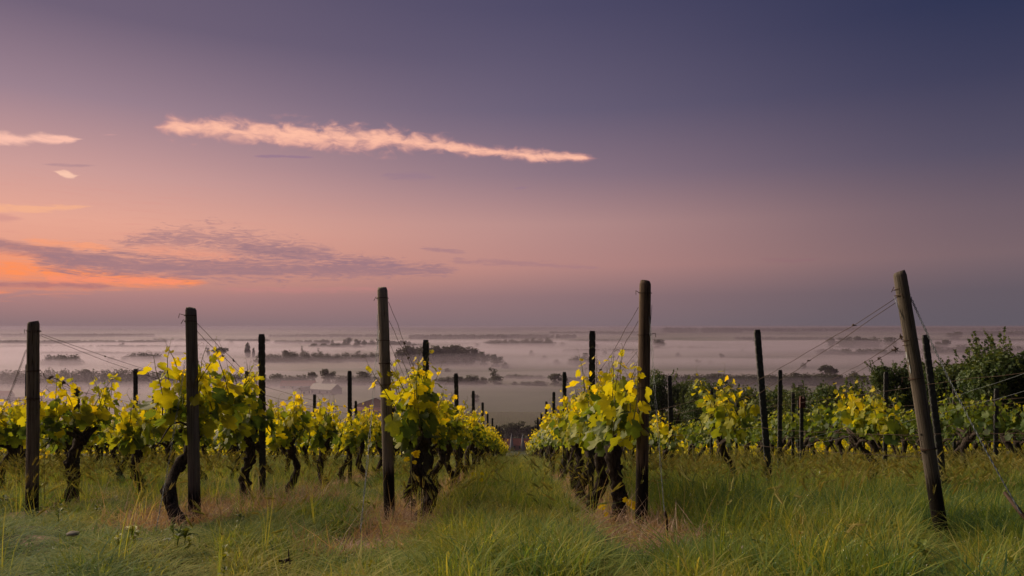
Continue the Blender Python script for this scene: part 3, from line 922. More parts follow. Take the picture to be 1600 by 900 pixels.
def near_vine(n, Z, label, base=None, head=None, **kw):
    x = rowx(n, Z) + kw.pop('dx', 0.0); g = Gf(x, Z)
    hz = kw.pop('headz', .70)
    base = Vector(base) if base else Vector((random.gauss(0, .06), random.gauss(0, .1), 0))
    head = Vector(head) if head else Vector((random.gauss(0, .03), 0, hz))
    r0 = kw.pop('r0', random.uniform(.042, .055)); knob = kw.pop('knob', 1.0); bend = kw.pop('bend', .07)
    root = bpy.data.objects.new('grapevine', None); COL.objects.link(root)
    root.empty_display_size = .1
    root.location = (x, Z, g); root['label'] = label; root['category'] = 'grapevine'; root['group'] = 'grapevines in rows'
    obj('trunk', trunk_mesh(base - Vector((0, 0, .08)), head, r0, 18, 10, knob, bend), root)
    cm = cane_mesh(head, kw.get('length', .72) * .95)
    obj('cane', cm.mesh('cane', [M_twig], True), root)
    kw['head'] = head.z
    for pts, leaves in vine_layout(**kw):
        mb = MB()
        mb.tube(pts, [.0055, .005, .0045, .004, .003, .002], 5)
        for (p, pp, tip, nrm, sz, tint) in leaves:
            mb.tube([p, pp], [.002, .0015], 3, caps=False)
        # curling tendril
        e = pts[-1]; a0 = random.uniform(0, 6)
        mb.tube([e, e + Vector((math.cos(a0) * .02, math.sin(a0) * .02, .05)), e + Vector((math.cos(a0) * .05, math.sin(a0) * .05, .07)), e + Vector((math.cos(a0) * .07, math.sin(a0) * .07, .05))], .0015, 3)
        so = obj('shoot', mb.mesh('shoot', [M_shoot], True), root)
        for (p, pp, tip, nrm, sz, tint) in leaves:
            lo = bpy.data.objects.new('leaf', random.choice(LEAFM))
            COL.objects.link(lo)
            lo.parent = so
            lo.rotation_mode = 'QUATERNION'
            lo.location = pp
            lo.rotation_quaternion = basis(tip, nrm).to_quaternion()
            lo.scale = (sz, sz, sz)
            lo.color = (tint, 0, 0, 1)
    return root

def joined_leaves(items, low=True):
    """items: (pos, tip, nrm, size, tint) -> verts, faces, tints"""
    V, Fc, T_ = [], [], []
    b = 0
    for (pp, tip, nrm, sz, tint) in items:
        lv, lf = random.choice(LEAFLOW if low else LEAFV)
        M = np.array(basis(tip, nrm)) * sz
        V.append(lv @ M.T + np.array(pp)); Fc.extend([(a + b, c + b, d + b) for a, c, d in lf]); T_.extend([tint] * len(lf)); b += len(lv)
    return np.concatenate(V), np.array(Fc), np.array(T_)

def far_proto(i, dt=0.0, dens=11):
    head = Vector((random.gauss(0, .03), 0, .68 + random.gauss(0, .03)))
    tr = trunk_mesh((random.gauss(0, .12), random.gauss(0, .22), -.08), head, .047, 9, 7, 1.1, .08, spread=.4)
    sh = vine_layout(.64, 12, .54, dens, .15, head=head.z)
    items = []; mb = cane_mesh(head, .7)
    for pts, leaves in sh:
        mb.tube(pts, [.0055, .005, .0045, .004, .003, .002], 4)
        items += [(pp, tip, nrm, sz, tint) for (p, pp, tip, nrm, sz, tint) in leaves]
    V, Fc, T_ = joined_leaves(items)
    T_ = np.clip(T_ + dt, 0, 1) if dt == 0 else np.clip(T_ * .55 + dt * .2, 0, 1)
    fo = new_mesh('foliage', V, Fc, [M_leafj], True, {'tint': ('FACE', T_)})
    return tr, mb.mesh('cane', [M_twig], True), fo
PROTO = [far_proto(i) for i in range(8)]
SHADED_PROTO = [far_proto(i, -.30, 8) for i in range(5)]  # darker foliage copies: weaker sunlight near the bushes put into the leaf tint

def far_vine(n, Z, label, x=None, sc_=1.0, group='grapevines in rows'):
    x = rowx(n, Z) if x is None else x
    tr, ca, fo = random.choice(SHADED_PROTO if n >= 4 or (n == 3 and Z > 15) else PROTO)
    root = bpy.data.objects.new('grapevine', None); COL.objects.link(root); root.empty_display_size = .1
    root.location = (x + random.gauss(0, .03), Z, Gf(x, Z)); root['label'] = label; root['category'] = 'grapevine'; root['group'] = group
    root.rotation_euler = (0, 0, random.choice((0, math.pi)) + random.gauss(0, .05))
    s = random.uniform(.9, 1.12) * sc_
    root.scale = (s, s, s)
    obj('trunk', tr, root)
    f = obj('foliage', fo, root, kind='stuff')
    if Z < 18: obj('cane', ca, root)
    return root

# ------------------------------------------------------------------ end posts
def solve_ground(px, py):
    Z = 4.0
    for _ in range(60):
        g = Gf((px - 800) / F * Z, Z)
        Z = .5 * Z + .5 * (-g * F / (py - HOR))
    return Z
POSTS = {}
def end_post(key, bx, by, tx, ty, r, label, square=False, wet=.42, tilt=0, dz=0, seed=0, light=(.24, .20, .17, 1), dark=(.09, .075, .062, 1), Zb=None):
    Zb = Zb or solve_ground(bx, by)
    b = P(bx, by, Zb); b.z = Gf(b.x, b.y)
    t = P(tx, ty, Zb + dz)
    root = bpy.data.objects.new('end_post', None); COL.objects.link(root); root.empty_display_size = .1
    root.location = b; root['label'] = label; root['category'] = 'post'; root['group'] = 'wooden end posts'
    ax = t - b
    L = ax.length
    q = ax.to_track_quat('Z', 'Y')
    M_w = wood_mat('weathered_wood_%s' % key, dark, light, wet)
    mb = MB()
    rr = np.random.default_rng(seed)
    sides = 18; rings = 40
    V = []
    lum = rr.normal(0, .022, sides)
    for i in range(rings):
        z = -.35 + (L + .35) * i / (rings - 1)
        for k in range(sides):
            a = 2 * math.pi * k / sides
            rad = r * (1.06 - .1 * i / rings) * (1 + lum[k] + .02 * math.sin(z * 5 + k) + rr.normal(0, .006))
            if square:
                rad *= min(1 / max(abs(math.cos(a)), abs(math.sin(a))), 1.22) * .93
            if i == rings - 1: rad *= .80; 
            if i == rings - 2: rad *= .97
            zz = z if i < rings - 2 else (L - .022 if i == rings - 2 else L + (.0 if square else .006) + .008 * math.cos(a + seed))
            bow = .012 * math.sin(math.pi * z / L + seed)
            V.append((rad * math.cos(a) + bow, rad * math.sin(a), zz))
    V.append((0, 0, L + .008))
    Fc = []
    for i in range(rings - 1):
        for k in range(sides):
            a = i * sides + k; b2 = i * sides + (k + 1) % sides
            Fc.append((a, b2, b2 + sides, a + sides))
    top = (rings - 1) * sides
    for k in range(sides): Fc.append((top + k, top + (k + 1) % sides, len(V) - 1))
    po = obj('pole', new_mesh('pole', np.array(V), Fc, [M_w], True), root)
    po.rotation_mode = 'QUATERNION'; po.rotation_quaternion = q
    POSTS[key] = (b, ax.normalized(), L, r, root, q)
    return root
def wire_wrap(key, h, turns=2, rad=.0028, tail=.04, side=0.0):
    b, d, L, r, root, q = POSTS[key]
    mb = MB(); pts = []
    hh = L - h
    for i in range(int(16 * turns) + 1):
        a = i / 16 * 2 * math.pi + side
        pts.append((math.cos(a) * (r * 1.06 + .002), math.sin(a) * (r * 1.06 + .002), hh + .006 * i / 16 + .004 * math.sin(a * 1.3)))
    pts.append((math.cos(a) * (r + tail), math.sin(a) * (r + tail) * 1, hh + .02))
    pts.append((math.cos(a + .2) * (r + tail + .01), math.sin(a + .2) * (r + tail + .01), hh - .015))
    mb.tube(pts, rad, 5)
    o = obj('wire_tie', mb.mesh('wire_tie', [M_rust], True), root)
    o.rotation_mode = 'QUATERNION'; o.rotation_quaternion = q
def post_pt(key, h, out=(0, 1, 0)):
    """point on the post, h metres below its top, on the side `out`"""
    b, d, L, r, root, q = POSTS[key]
    return b + d * (L - h) + Vector(out).normalized() * (r + .004)

end_post('a', 48, 788, 53, 503, .056, 'leftmost rounded wooden end post, dark at its foot', wet=.36, seed=1, Zb=6.9)
end_post('b', 305, 822, 297, 481, .045, 'square topped wooden end post wrapped by vine leaves', square=True, wet=.30, seed=2, light=(.22, .20, .18, 1))
end_post('c', 609, 812, 597, 450, .052, 'split grey wooden end post just left of the grass aisle', wet=.48, seed=3, light=(.36, .31, .27, 1), dark=(.13, .11, .095, 1))
end_post('d', 1001, 826, 1008.5, 440, .052, 'tall brown wooden end post just right of the grass aisle', wet=.55, seed=4, light=(.19, .135, .10, 1), dark=(.065, .045, .034, 1))
end_post('e', 1476, 800, 1404, 426, .046, 'wooden end post leaning left, with pale paint marks and a black foot', wet=.50, seed=5, light=(.17, .15, .13, 1), dark=(.07, .06, .05, 1), Zb=4.95)
for k, hs in (('a', (.10, .50, .78)), ('b', (.07, .12)), ('c', (.10, .50, .72, .92)), ('d', (.10, .46, .92)), ('e', (.12, .17, .50, .53, .78, 1.3))):
    for i, h in enumerate(hs): wire_wrap(k, h, random.choice((1.2, 2.1)), side=random.uniform(0, 6))
# bolt holes and paint marks on the leaning post, staples on the others
def post_mark(key, h, ang, w, hgt, m, name, label=None, proud=.003):
    b, d, L, r, root, q = POSTS[key]
    V = []
    for i in range(7):
        t = 2 * math.pi * i / 7
        a = ang + math.cos(t) * w / r * random.uniform(.7, 1.1)
        V.append((math.cos(a) * (r * 1.03 + proud), math.sin(a) * (r * 1.03 + proud), L - h + math.sin(t) * hgt))
    V.append((math.cos(ang) * (r * 1.03 + proud), math.sin(ang) * (r * 1.03 + proud), L - h))
    Fc = [(i, (i + 1) % 7, 7) for i in range(7)]
    o = obj(name, new_mesh(name, np.array(V), Fc, [m]), root, label=label)
    o.rotation_mode = 'QUATERNION'; o.rotation_quaternion = q
M_hole = simple('dark_hole', (.008, .006, .005), .9)
M_paint = simple('pale_blue_paint', (.30, .34, .38), .7, .3, 60)
for h, a in ((1.18, -1.1), (1.30, -1.5), (1.31, -1.0)): post_mark('e', h, a, .008, .010, M_hole, 'bolt_hole')
for h, a, hh in ((.60, -1.35, .03), (.64, -1.2, .012), (.70, -1.15, .035)): post_mark('e', h, a, .006, hh, M_paint, 'paint_mark', 'pale blue paint smear')
for k in 'cd':
    for h in (.3, .85, 1.1, 1.2): post_mark(k, h + random.uniform(-.05, .05), -1.5 + random.uniform(-.7, .7), .005, .006, M_hole, 'nail_hole')

# ------------------------------------------------------------------ metal stakes
M_stake = simple('dark_steel_stake', (.030, .034, .038), .6, .45, 18, .4, .3)
def stake_mesh(h):
    mb = MB(); w = .031
    mb.box((0, 0, h / 2 - .15), (w, .003, h / 2 + .15))
    for s in (-1, 1):
        mb.box((s * (w - .002), .014, h / 2 - .15), (.003, .013, h / 2 + .15))
        z = h - .02
        while z > .35:
            mb.box((s * (w + .0035), .016, z - .045), (.004, .012, .038)); z -= .092
    mb.box((0, .012, h + .002), (w * .9, .004, .003))
    return mb.mesh('metal_stake', [M_stake])
STK = [stake_mesh(h) for h in (2.10, 2.04, 2.16)]
STK_SHORT = stake_mesh(1.42)
stake_tops = {}
def stake(n, i, x=None, lean=0.0, leany=0.0, short=False, dz=0.0, label=None):
    Z = 8.3 + 4.4 * i + random.gauss(0, .06)
    x = rowx(n, Z) if x is None else x
    g = Gf(x, Z)
    me = STK_SHORT if short else random.choice(STK)
    o = obj('metal_stake', me, None, (x, Z, g + dz - (.06 if i > 1 else 0)), label or 'dark metal stake, %s from the front in the %s' % (ORD[i], rowname(n)), 'stake', 'notched metal stakes in the vine rows',
            rot=(leany + random.gauss(0, .008), lean + random.gauss(0, .008), random.gauss(0, .1)))
    h = 1.42 if short else 2.1
    stake_tops[(n, i)] = Vector((x + math.sin(lean) * h, Z, g + h))
    return o
for n in range(-9, 9):
    imax = 10 if n in (0, 1) else (5 if -3 < n < 4 else 3)
    for i in range(imax + 1):
        Z = 8.3 + 4.4 * i; px = 800 + rowx(n, Z) / Z * F
        if px < -20 or px > 1620: continue
        if n > 5 and i < 2: continue
        kw = {}
        if (n, i) == (2, 0): kw = dict(lean=-.098, x=3.13, label='dark metal stake leaning left, first in the row of the leaning end post')
        if (n, i) == (2, 1): kw = dict(lean=-.02)
        if (n, i) == (3, 0): kw = dict(lean=-.10, x=5.26, label='dark metal stake leaning left right behind the leaning end post')
        if (n, i) == (-2, 0): kw = dict(short=True, x=-5.32, label='short dark metal stake with wire twisted over its top, right of the leftmost end post')
        if (n, i) == (5, 1): kw = dict(dz=-.42)
        if (n, i) == (1, 0): kw = dict(lean=.015)
        stake(n, i, **kw)
# dark red cap on one distant stake
M_red = simple('dark_red_plastic', (.06, .012, .010), .6, .3, 20)
o = obj('metal_stake', STK[1], None, (6.2, 14.6, Gf(6.2, 14.6) - .45), 'dark stake carrying a dark red box, among bushes right of the second leaning row stake', 'stake')
o['label'] = 'dark stake carrying a dark red box on its top'
mb = MB(); mb.box((0, -.02, 1.98), (.055, .03, .10)); mb.box((-.03, -.02, 2.10), (.018, .025, .03)); mb.box((.035, -.02, 2.09), (.014, .025, .02))
obj('red_box', mb.mesh('red_box', [M_red]), o)

# ------------------------------------------------------------------ vines
NEAR = {
    0: [(6.55, dict(dx=.16, length=.5, base=(.02, -.2, 0), head=(.06, .0, .74), r0=.058, bend=.12, height=.58, nshoots=13)), (7.35, dict(base=(.0, .1, 0), height=.72)), (8.5, {}), (9.6, dict(bend=.1)), (10.8, {})],
    1: [(6.25, dict(base=(.05, 0, 0), head=(.0, .05, .70), r0=.056, bend=.03, knob=1.6, height=.60, nshoots=13)), (7.3, dict(height=.70, nshoots=13)), (8.5, dict(r0=.06)), (9.6, {}), (10.8, {})],
    -1: [(6.15, dict(dx=.20, lopsided=.22, base=(.04, -.50, 0), head=(.02, -.05, .80), r0=.050, bend=.13, height=.56, nshoots=16, length=.72)), (7.9, dict(base=(-.02, -.05, 0), bend=.06, height=.66)), (9.3, dict(bend=.08)), (10.9, dict(base=(.12, -.3, 0)))],
    -2: [(7.9, dict(base=(-.18, -.1, 0), head=(.05, .05, .80), r0=.055, height=.56)), (9.3, {}), (10.7, dict(base=(.1, .4, 0)))],
    -3: [(9.6, dict(base=(-.1, -.2, 0))), (11.0, {})],
    2: [(9.5, dict(base=(.16, -.1, 0), head=(-.06, 0, .78), r0=.043, knob=.5, bend=.09, height=.70, length=.60, nshoots=15))],
    3: [(9.6, dict(base=(.22, -.1, 0), head=(-.10, 0, .74), r0=.042, knob=.5, bend=.10, height=.58, length=.72, nshoots=15))],
}
SPEC = {(-1, 0): 'grapevine with a thick crooked trunk leaning into the square topped end post', (0, 0): 'grapevine with twisted trunk just behind the split grey end post',
        (1, 0): 'grapevine with a stout knobby upright trunk beside the tall brown end post', (2, 0): 'lone bushy grapevine left of the leaning metal stake',
        (3, 0): 'lone bushy grapevine with crooked trunk left of the leaning end post', (-2, 0): 'grapevine with a trunk leaning right just beside the leftmost end post'}
cnt = 0
FARSTART = {0: 12.2, 1: 12.2, -1: 12.5, -2: 12.2, -3: 12.5, 2: 13.2, 3: 16.5}
for n in range(-9, 10):
    k = 0
    for (Z, kw) in NEAR.get(n, []):
        near_vine(n, Z, SPEC.get((n, k), 'leafy grapevine, %s from the front in the %s' % (ORD[k], rowname(n))), **kw)
        k += 1
    Z = FARSTART.get(n, 12.4 if n < 0 else 13.6)
    if n in (4, 5): Z = 13.4
    zmax = 56 if n in (0, 1) else (34 if abs(n) < 4 else 27)
    while Z < zmax:
        px = 800 + rowx(n, Z) / Z * F
        if abs(rowx(n, Z)) < .76 * Z + 2.8:
            far_vine(n, Z, 'leafy grapevine, %s from the front in the %s' % (ORD[min(k, 37)], rowname(n)), sc_=1.14 if n > 3 else 1.0)
            k += 1
        Z += 1.42 + random.gauss(0, .1)
# rest of the vineyard, too far to tell plants apart
items = []
for n in range(-14, 14):
    if n in (0, 1): continue
    z0 = 34 if abs(n) < 4 else 27
    for i in range(int((56 - z0) * 26)):
        Z = random.uniform(z0, 56); x = rowx(n, Z)
        if abs(x / Z) > .8: continue
        p = Vector((x + random.gauss(0, .14), Z, Gf(x, Z) + .65 + abs(random.gauss(0, .42))))
        items.append((p, rv(.6) + Vector((0, 0, -.6)), rv(.8), .2, random.uniform(.2, .9)))
V, Fc, T_ = joined_leaves(items)
obj('distant_vines', new_mesh('distant_vines', V, Fc, [M_leafj], False, {'tint': ('FACE', T_)}), kind='stuff', label='mass of far vine rows further down the slope', cat='vines')

# ------------------------------------------------------------------ wires
def wire(pts, rad=.0022, label='', name='trellis_wire', group='trellis wires', m=None, kinks=.004, knots=(), sub=10, sag=.015):
    mb = MB()
    P_ = []
    pts = [Vector(p) for p in pts]
    for a, b in zip(pts[:-1], pts[1:]):
        for i in range(sub):
            t = i / sub
            q = a.lerp(b, t); q.z -= sag * 4 * t * (1 - t) * (b - a).length / 4
            if i: q += rv(kinks)
            P_.append(q)
    P_.append(pts[-1])
    root = obj(name, None)
    root.location = P_[0]; o0 = P_[0].copy()
    root['label'] = label; root['category'] = 'wire'
    if group: root['group'] = group
    mb.tube([p - o0 for p in P_], rad, 5)
    obj('strand', mb.mesh('strand', [m or M_rust], True), root)
    for (k, s) in knots:
        p = P_[int(k * (len(P_) - 1))] - o0
        kb = MB()
        for j in range(4):
            d = rv(1).normalized() * s
            kb.tube([p - d * .6, p + rv(s * .3), p + d], [rad * 1.4, rad * 2.4, rad * 1.1], 4)
        obj('knot', kb.mesh('knot', [M_rust], True), root)
    return root
def twisted(p0, p1, rad, label, m=None, name='guy_wire', turns=16, tw=.006, group='guy wires of the end posts', extra=None):
    """two strands wound round each other"""
    p0 = Vector(p0); p1 = Vector(p1); d = (p1 - p0); L = d.length; d.normalize()
    x = d.cross(Vector((0, 1, 0))).normalized(); y = d.cross(x)
    root = obj(name, None); root.location = p0; root['label'] = label; root['category'] = 'wire'; root['group'] = group
    N = turns * 6
    for s in (0, math.pi):
        pts = []
        for i in range(N + 1):
            t = i / N
            w = tw * (1 if t < .45 else max(.4, 1 - (t - .45) * 1.5))
            a = s + t * turns * 2 * math.pi * (1 if t < .5 else .6)
            pts.append(d * L * t + (x * math.cos(a) + y * math.sin(a)) * w + Vector((0, 0, -.05 * 4 * t * (1 - t))))
        mb = MB(); mb.tube(pts, rad, 4)
        obj('strand', mb.mesh('strand', [m or M_guy], True), root)
    return root
def st(n, i, h, side=0):
    v = stake_tops[(n, i)]; g = Gf(v.x, v.y)
    f = h / 2.1
    return Vector((rowx(n, v.y) + (v.x - rowx(n, v.y)) * f + side * .035, v.y, g + h))
def row_wires(key, n, hs, starts, imax, which):
    for j, (h, s0) in enumerate(zip(hs, starts)):
        pts = [s0] + [st(n, i, h, 1 if j % 2 else -1) for i in range(imax + 1) if (n, i) in stake_tops]
        wire(pts, .0023 if j < 2 else .0018, '%s wire from the top down along the %s' % (ORD[j].capitalize() if 0 else ORD[j], which), knots=[(random.uniform(.03, .12), .02)] if j < 2 else [])
sgn = lambda n: 1 if n <= 0 else -1
# wires start at the end posts (pixel heights read off the photograph)
row_wires('c', 0, (1.42, 1.30, 1.12, .78), [post_pt('c', .13, (1, .4, 0)), post_pt('c', .31, (1, .4, 0)), post_pt('c', .53, (1, .4, 0)), post_pt('c', .68, (1, .4, 0))], 8, rowname(0))
row_wires('d', 1, (1.42, 1.30, 1.12, .78), [post_pt('d', .22, (-1, .4, 0)), post_pt('d', .34, (-1, .4, 0)), post_pt('d', .60, (-1, .4, 0)), post_pt('d', .90, (-1, .4, 0))], 8, rowname(1))
row_wires('b', -1, (1.42, 1.30, .80), [post_pt('b', .13, (1, .3, 0)), post_pt('b', .20, (1, .3, 0)), post_pt('b', .95, (1, .3, 0))], 5, rowname(-1))
row_wires('e', 2, (1.45, 1.32, .92, .70), [post_pt('e', .19, (-1, .3, 0)), post_pt('e', .22, (-1, .3, 0)), post_pt('e', 1.2, (-1, .3, 0)), post_pt('e', 1.36, (-1, .3, 0))], 4, rowname(2))
wire([post_pt('a', .12, (1, .3, 0)), st(-2, 1, 1.55), st(-2, 2, 1.5)], .0023, 'upper long wire from the leftmost end post past the short stake', knots=[(.10, .015)])
wire([post_pt('a', .14, (1, .3, 0)), st(-2, 1, 1.38), st(-2, 2, 1.35)], .0023, 'lower long wire from the leftmost end post with a curled tail', knots=[(.30, .02)])
s00 = stake_tops[(-2, 0)]
wire([post_pt('a', .52, (1, .3, 0)), s00 + Vector((.02, 0, .0))], .004, 'thick kinked wire from the leftmost end post to the short stake top', kinks=.012, knots=[(.3, .03), (.6, .03), (.95, .03)], sub=16)
wire([post_pt('a', .54, (1, .3, 0)), s00 + Vector((.0, 0, -.04)), st(-2, 1, 1.1)], .0023, 'thin wire below the thick kinked one beside the leftmost end post')
wire([post_pt('a', .95, (1, .3, 0)), Vector((s00.x, s00.y, s00.z - .35)), st(-2, 1, .8)], .002, 'lowest wire tied to the leftmost end post', kinks=.006)
for n, i0, i1 in ((-3, 1, 3), (-4, 1, 3), (3, 0, 3), (4, 1, 3), (5, 1, 3), (-5, 2, 3)):
    pts = [st(n, i, 1.45) for i in range(i0, i1 + 1) if (n, i) in stake_tops]
    if len(pts) < 2: continue
    d = pts[0] - pts[1]
    wire([pts[0] + d * .9] + pts, .0022, 'top wire along the %s' % rowname(n))
    pts2 = [p - Vector((0, 0, .6)) for p in pts]
    wire([pts2[0] + d * .9] + pts2, .0018, 'lower wire along the %s' % rowname(n))
# near run of the wires crossing behind the leaning post
wire([P(1400, 545, 5.1), P(1285, 607, 12.5), P(1160, 650, 17)], .0022, 'middle wire of the trio running left from the leaning end post', knots=[(.02, .03), (.06, .025)], kinks=.006)
wire([P(1408, 527, 5.0), P(1280, 602, 12.5), P(1150, 640, 17)], .0022, 'uppermost wire of the trio running left from the leaning end post', knots=[(.03, .03)], kinks=.006)
wire([P(1640, 570, 6.5), P(1436, 636, 10), P(1240, 690, 16)], .0018, 'thin pale wire crossing in front of the large right hand bushes', m=M_guy)
wire([P(1640, 600, 6.5), P(1430, 655, 10), P(1240, 700, 16)], .0018, 'second thin pale wire crossing in front of the large right hand bushes', m=M_guy)

# guy wires to the ground in front of the posts
gz = lambda px, py, Z: P(px, py, Z)
twisted(post_pt('a', .28, (-1, -.5, 0)), P(-30, 720, 6.0), .0022, 'twisted guy wire slanting left from the leftmost end post', M_rust, tw=.009, turns=26)
twisted(post_pt('b', .46, (-1, -.5, 0)), P(242, 836, 5.15), .0020, 'twisted guy wire slanting down from the square topped end post', M_guy, tw=.007, turns=22)
twisted(post_pt('c', .40, (-.8, -1, 0)), P(563, 832, 4.75), .0022, 'pale guy wire slanting down left of the split grey end post', M_guy, tw=.010, turns=7)
twisted(post_pt('d', .30, (.8, -1, 0)), P(1041, 835, 4.9), .0015, 'pale guy wire hanging right of the tall brown end post', M_guy, tw=.008, turns=6)
twisted(post_pt('e', .18, (1, -.6, 0)), P(1598, 806, 4.25), 0.0028, 'thick twisted guy wire slanting right from the leaning end post', M_guy, tw=.005, turns=30)
# wire wound over the faces of posts c and d
for key, pts in (('c', [(.25, -1.4), (.33, -1.7), (.42, -1.5), (.52, -1.75), (.65, -1.6)]), ('c', [(.22, -.7), (.33, -1.3), (.45, -1.7), (.52, -2.2)]),
                 ('d', [(.20, -1.8), (.32, -1.3), (.40, -1.0), (.55, -.9)]), ('d', [(.12, -1.0), (.28, -1.1), (.45, -.75)]), ('e', [(.17, -2.2), (.24, -1.4), (.34, -.8)])):
    b, d, L, r, root, q = POSTS[key]
    mb = MB(); mb.tube([(math.cos(a) * (r * 1.06 + .004), math.sin(a) * (r * 1.06 + .004), L - h) for h, a in pts], .0019, 4)
    o = obj('loose_wire', mb.mesh('loose_wire', [M_guy], True), root); o.rotation_mode = 'QUATERNION'; o.rotation_quaternion = q
# dark foot of the thick guy wire
p0 = P(1570, 770, 4.45); p1 = P(1606, 815, 4.2)
mb = MB(); mb.tube([(0, 0, 0), (p1 - p0) * .5, p1 - p0], [.011, .014, .013], 7, wob=.1)
obj('ground_anchor', mb.mesh('ground_anchor', [M_rust], True), None, p0, 'dark iron anchor rod at the foot of the thick twisted guy wire', 'anchor')
mb = MB(); mb.tube([(0, 0, .06), (.01, 0, 0), (.015, .01, -.12)], [.008, .013, .012], 7, wob=.1)
obj('ground_anchor', mb.mesh('ground_anchor', [M_rust], True), None, P(1039, 812, 4.95), 'dark anchor rod in grass beside the tall brown end post', 'anchor')

# ------------------------------------------------------------------ grass
def blade(h, w, bend, ang, x, y, seg=4, droop=.0):
    dx, dy = math.cos(ang), math.sin(ang)
    px_, py_ = -dy, dx
    V = []
    for i in range(seg + 1):
        t = i / seg
        o = bend * t * t
        z = h * (t - droop * t * t * t)
        ww = w * (1 - t ** 1.6) + .0006
        V.append((x + dx * o - px_ * ww / 2, y + dy * o - py_ * ww / 2, z))
        V.append((x + dx * o + px_ * ww / 2, y + dy * o + py_ * ww / 2, z))
    return V, [(2 * i, 2 * i + 1, 2 * i + 3, 2 * i + 2) for i in range(seg)]
def tuft(n, h, w, spread, bend, m, seg=4, droop=.3, name='tuft'):
    mb = MB()
    for k in range(n):
        a = random.uniform(0, 6.28); q = spread * random.random() ** .6
        hh = h * random.uniform(.45, 1.1)
        V, Fc = blade(hh, w * random.uniform(.6, 1.3), bend * hh * random.uniform(.2, 1.6), a + random.gauss(0, .8), math.cos(a) * q, math.sin(a) * q, seg, droop * random.random())
        mb.add(V, Fc)
    return mb.mesh(name, [m])
def seed_tuft(n, h, m_stem, m_head):
    mb = MB(); idx = []
    for k in range(n):
        a = random.uniform(0, 6.28); q = .10 * random.random()
        hh = h * random.uniform(.7, 1.12); bend = hh * random.uniform(.15, .45)
        dx, dy = math.cos(a), math.sin(a)
        V, Fc = blade(hh, .003, bend, a, dx * q, dy * q, 5, .12)
        mb.add(V, Fc); idx += [0] * len(Fc)
        # barley-like nodding head with awns
        tipp = Vector((dx * (q + bend), dy * (q + bend), hh * .88))
        dr = (Vector((dx, dy, 0)) * 1.0 + Vector((0, 0, random.uniform(.2, 2.2)))).normalized()
        sidev = dr.cross(Vector((0, 0, 1))).normalized()
        for j in range(9):
            p = tipp + dr * (.006 * j + .004)
            for s in (-1, 1):
                o = (sidev * s * random.uniform(.5, 1) + Vector((0, 0, random.uniform(-.4, .6)))).normalized()
                q1 = p + o * .005 + dr * .006; q2 = p + o * .012 + dr * random.uniform(.035, .055)
                wv = dr.cross(o).normalized() * .0016
                mb.add([p - wv, p + wv, q1 + wv * 1.6, q1 - wv * 1.6, q2], [(0, 1, 2, 3), (3, 2, 4)]); idx += [1, 1]
    me = mb.mesh('seed_grass', [m_stem, m_head])
    me.polygons.foreach_set('material_index', idx)
    return me
def weed(nl, sz, m):
    mb = MB()
    for k in range(nl):
        a = k * 2.4 + random.gauss(0, .3); el = random.uniform(.3, 1.2)
        L = sz * random.uniform(.6, 1.1); w = L * random.uniform(.28, .42)
        d = Vector((math.cos(a) * math.cos(el), math.sin(a) * math.cos(el), math.sin(el)))
        s = d.cross(Vector((0, 0, 1))).normalized(); u = s.cross(d)
        b = Vector((0, 0, random.uniform(0, sz * .8)))
        V = []
        for i, (t, ww) in enumerate(((.0, .05), (.25, .6), (.5, 1), (.75, .75), (1, .03))):
            c = b + d * L * t - Vector((0, 0, L * .5 * t * t))
            V += [c - s * w * ww * .5 + u * w * .1, c, c + s * w * ww * .5 + u * w * .1]
        Fc = []
        for i in range(4):
            for j in range(2): Fc.append((i * 3 + j, i * 3 + j + 1, i * 3 + j + 4, i * 3 + j + 3))
        mb.add(V, Fc)
    mb.tube([(0, 0, 0), (.005, 0, sz)], [.003, .002], 4)
    return mb.mesh('weed', [m])

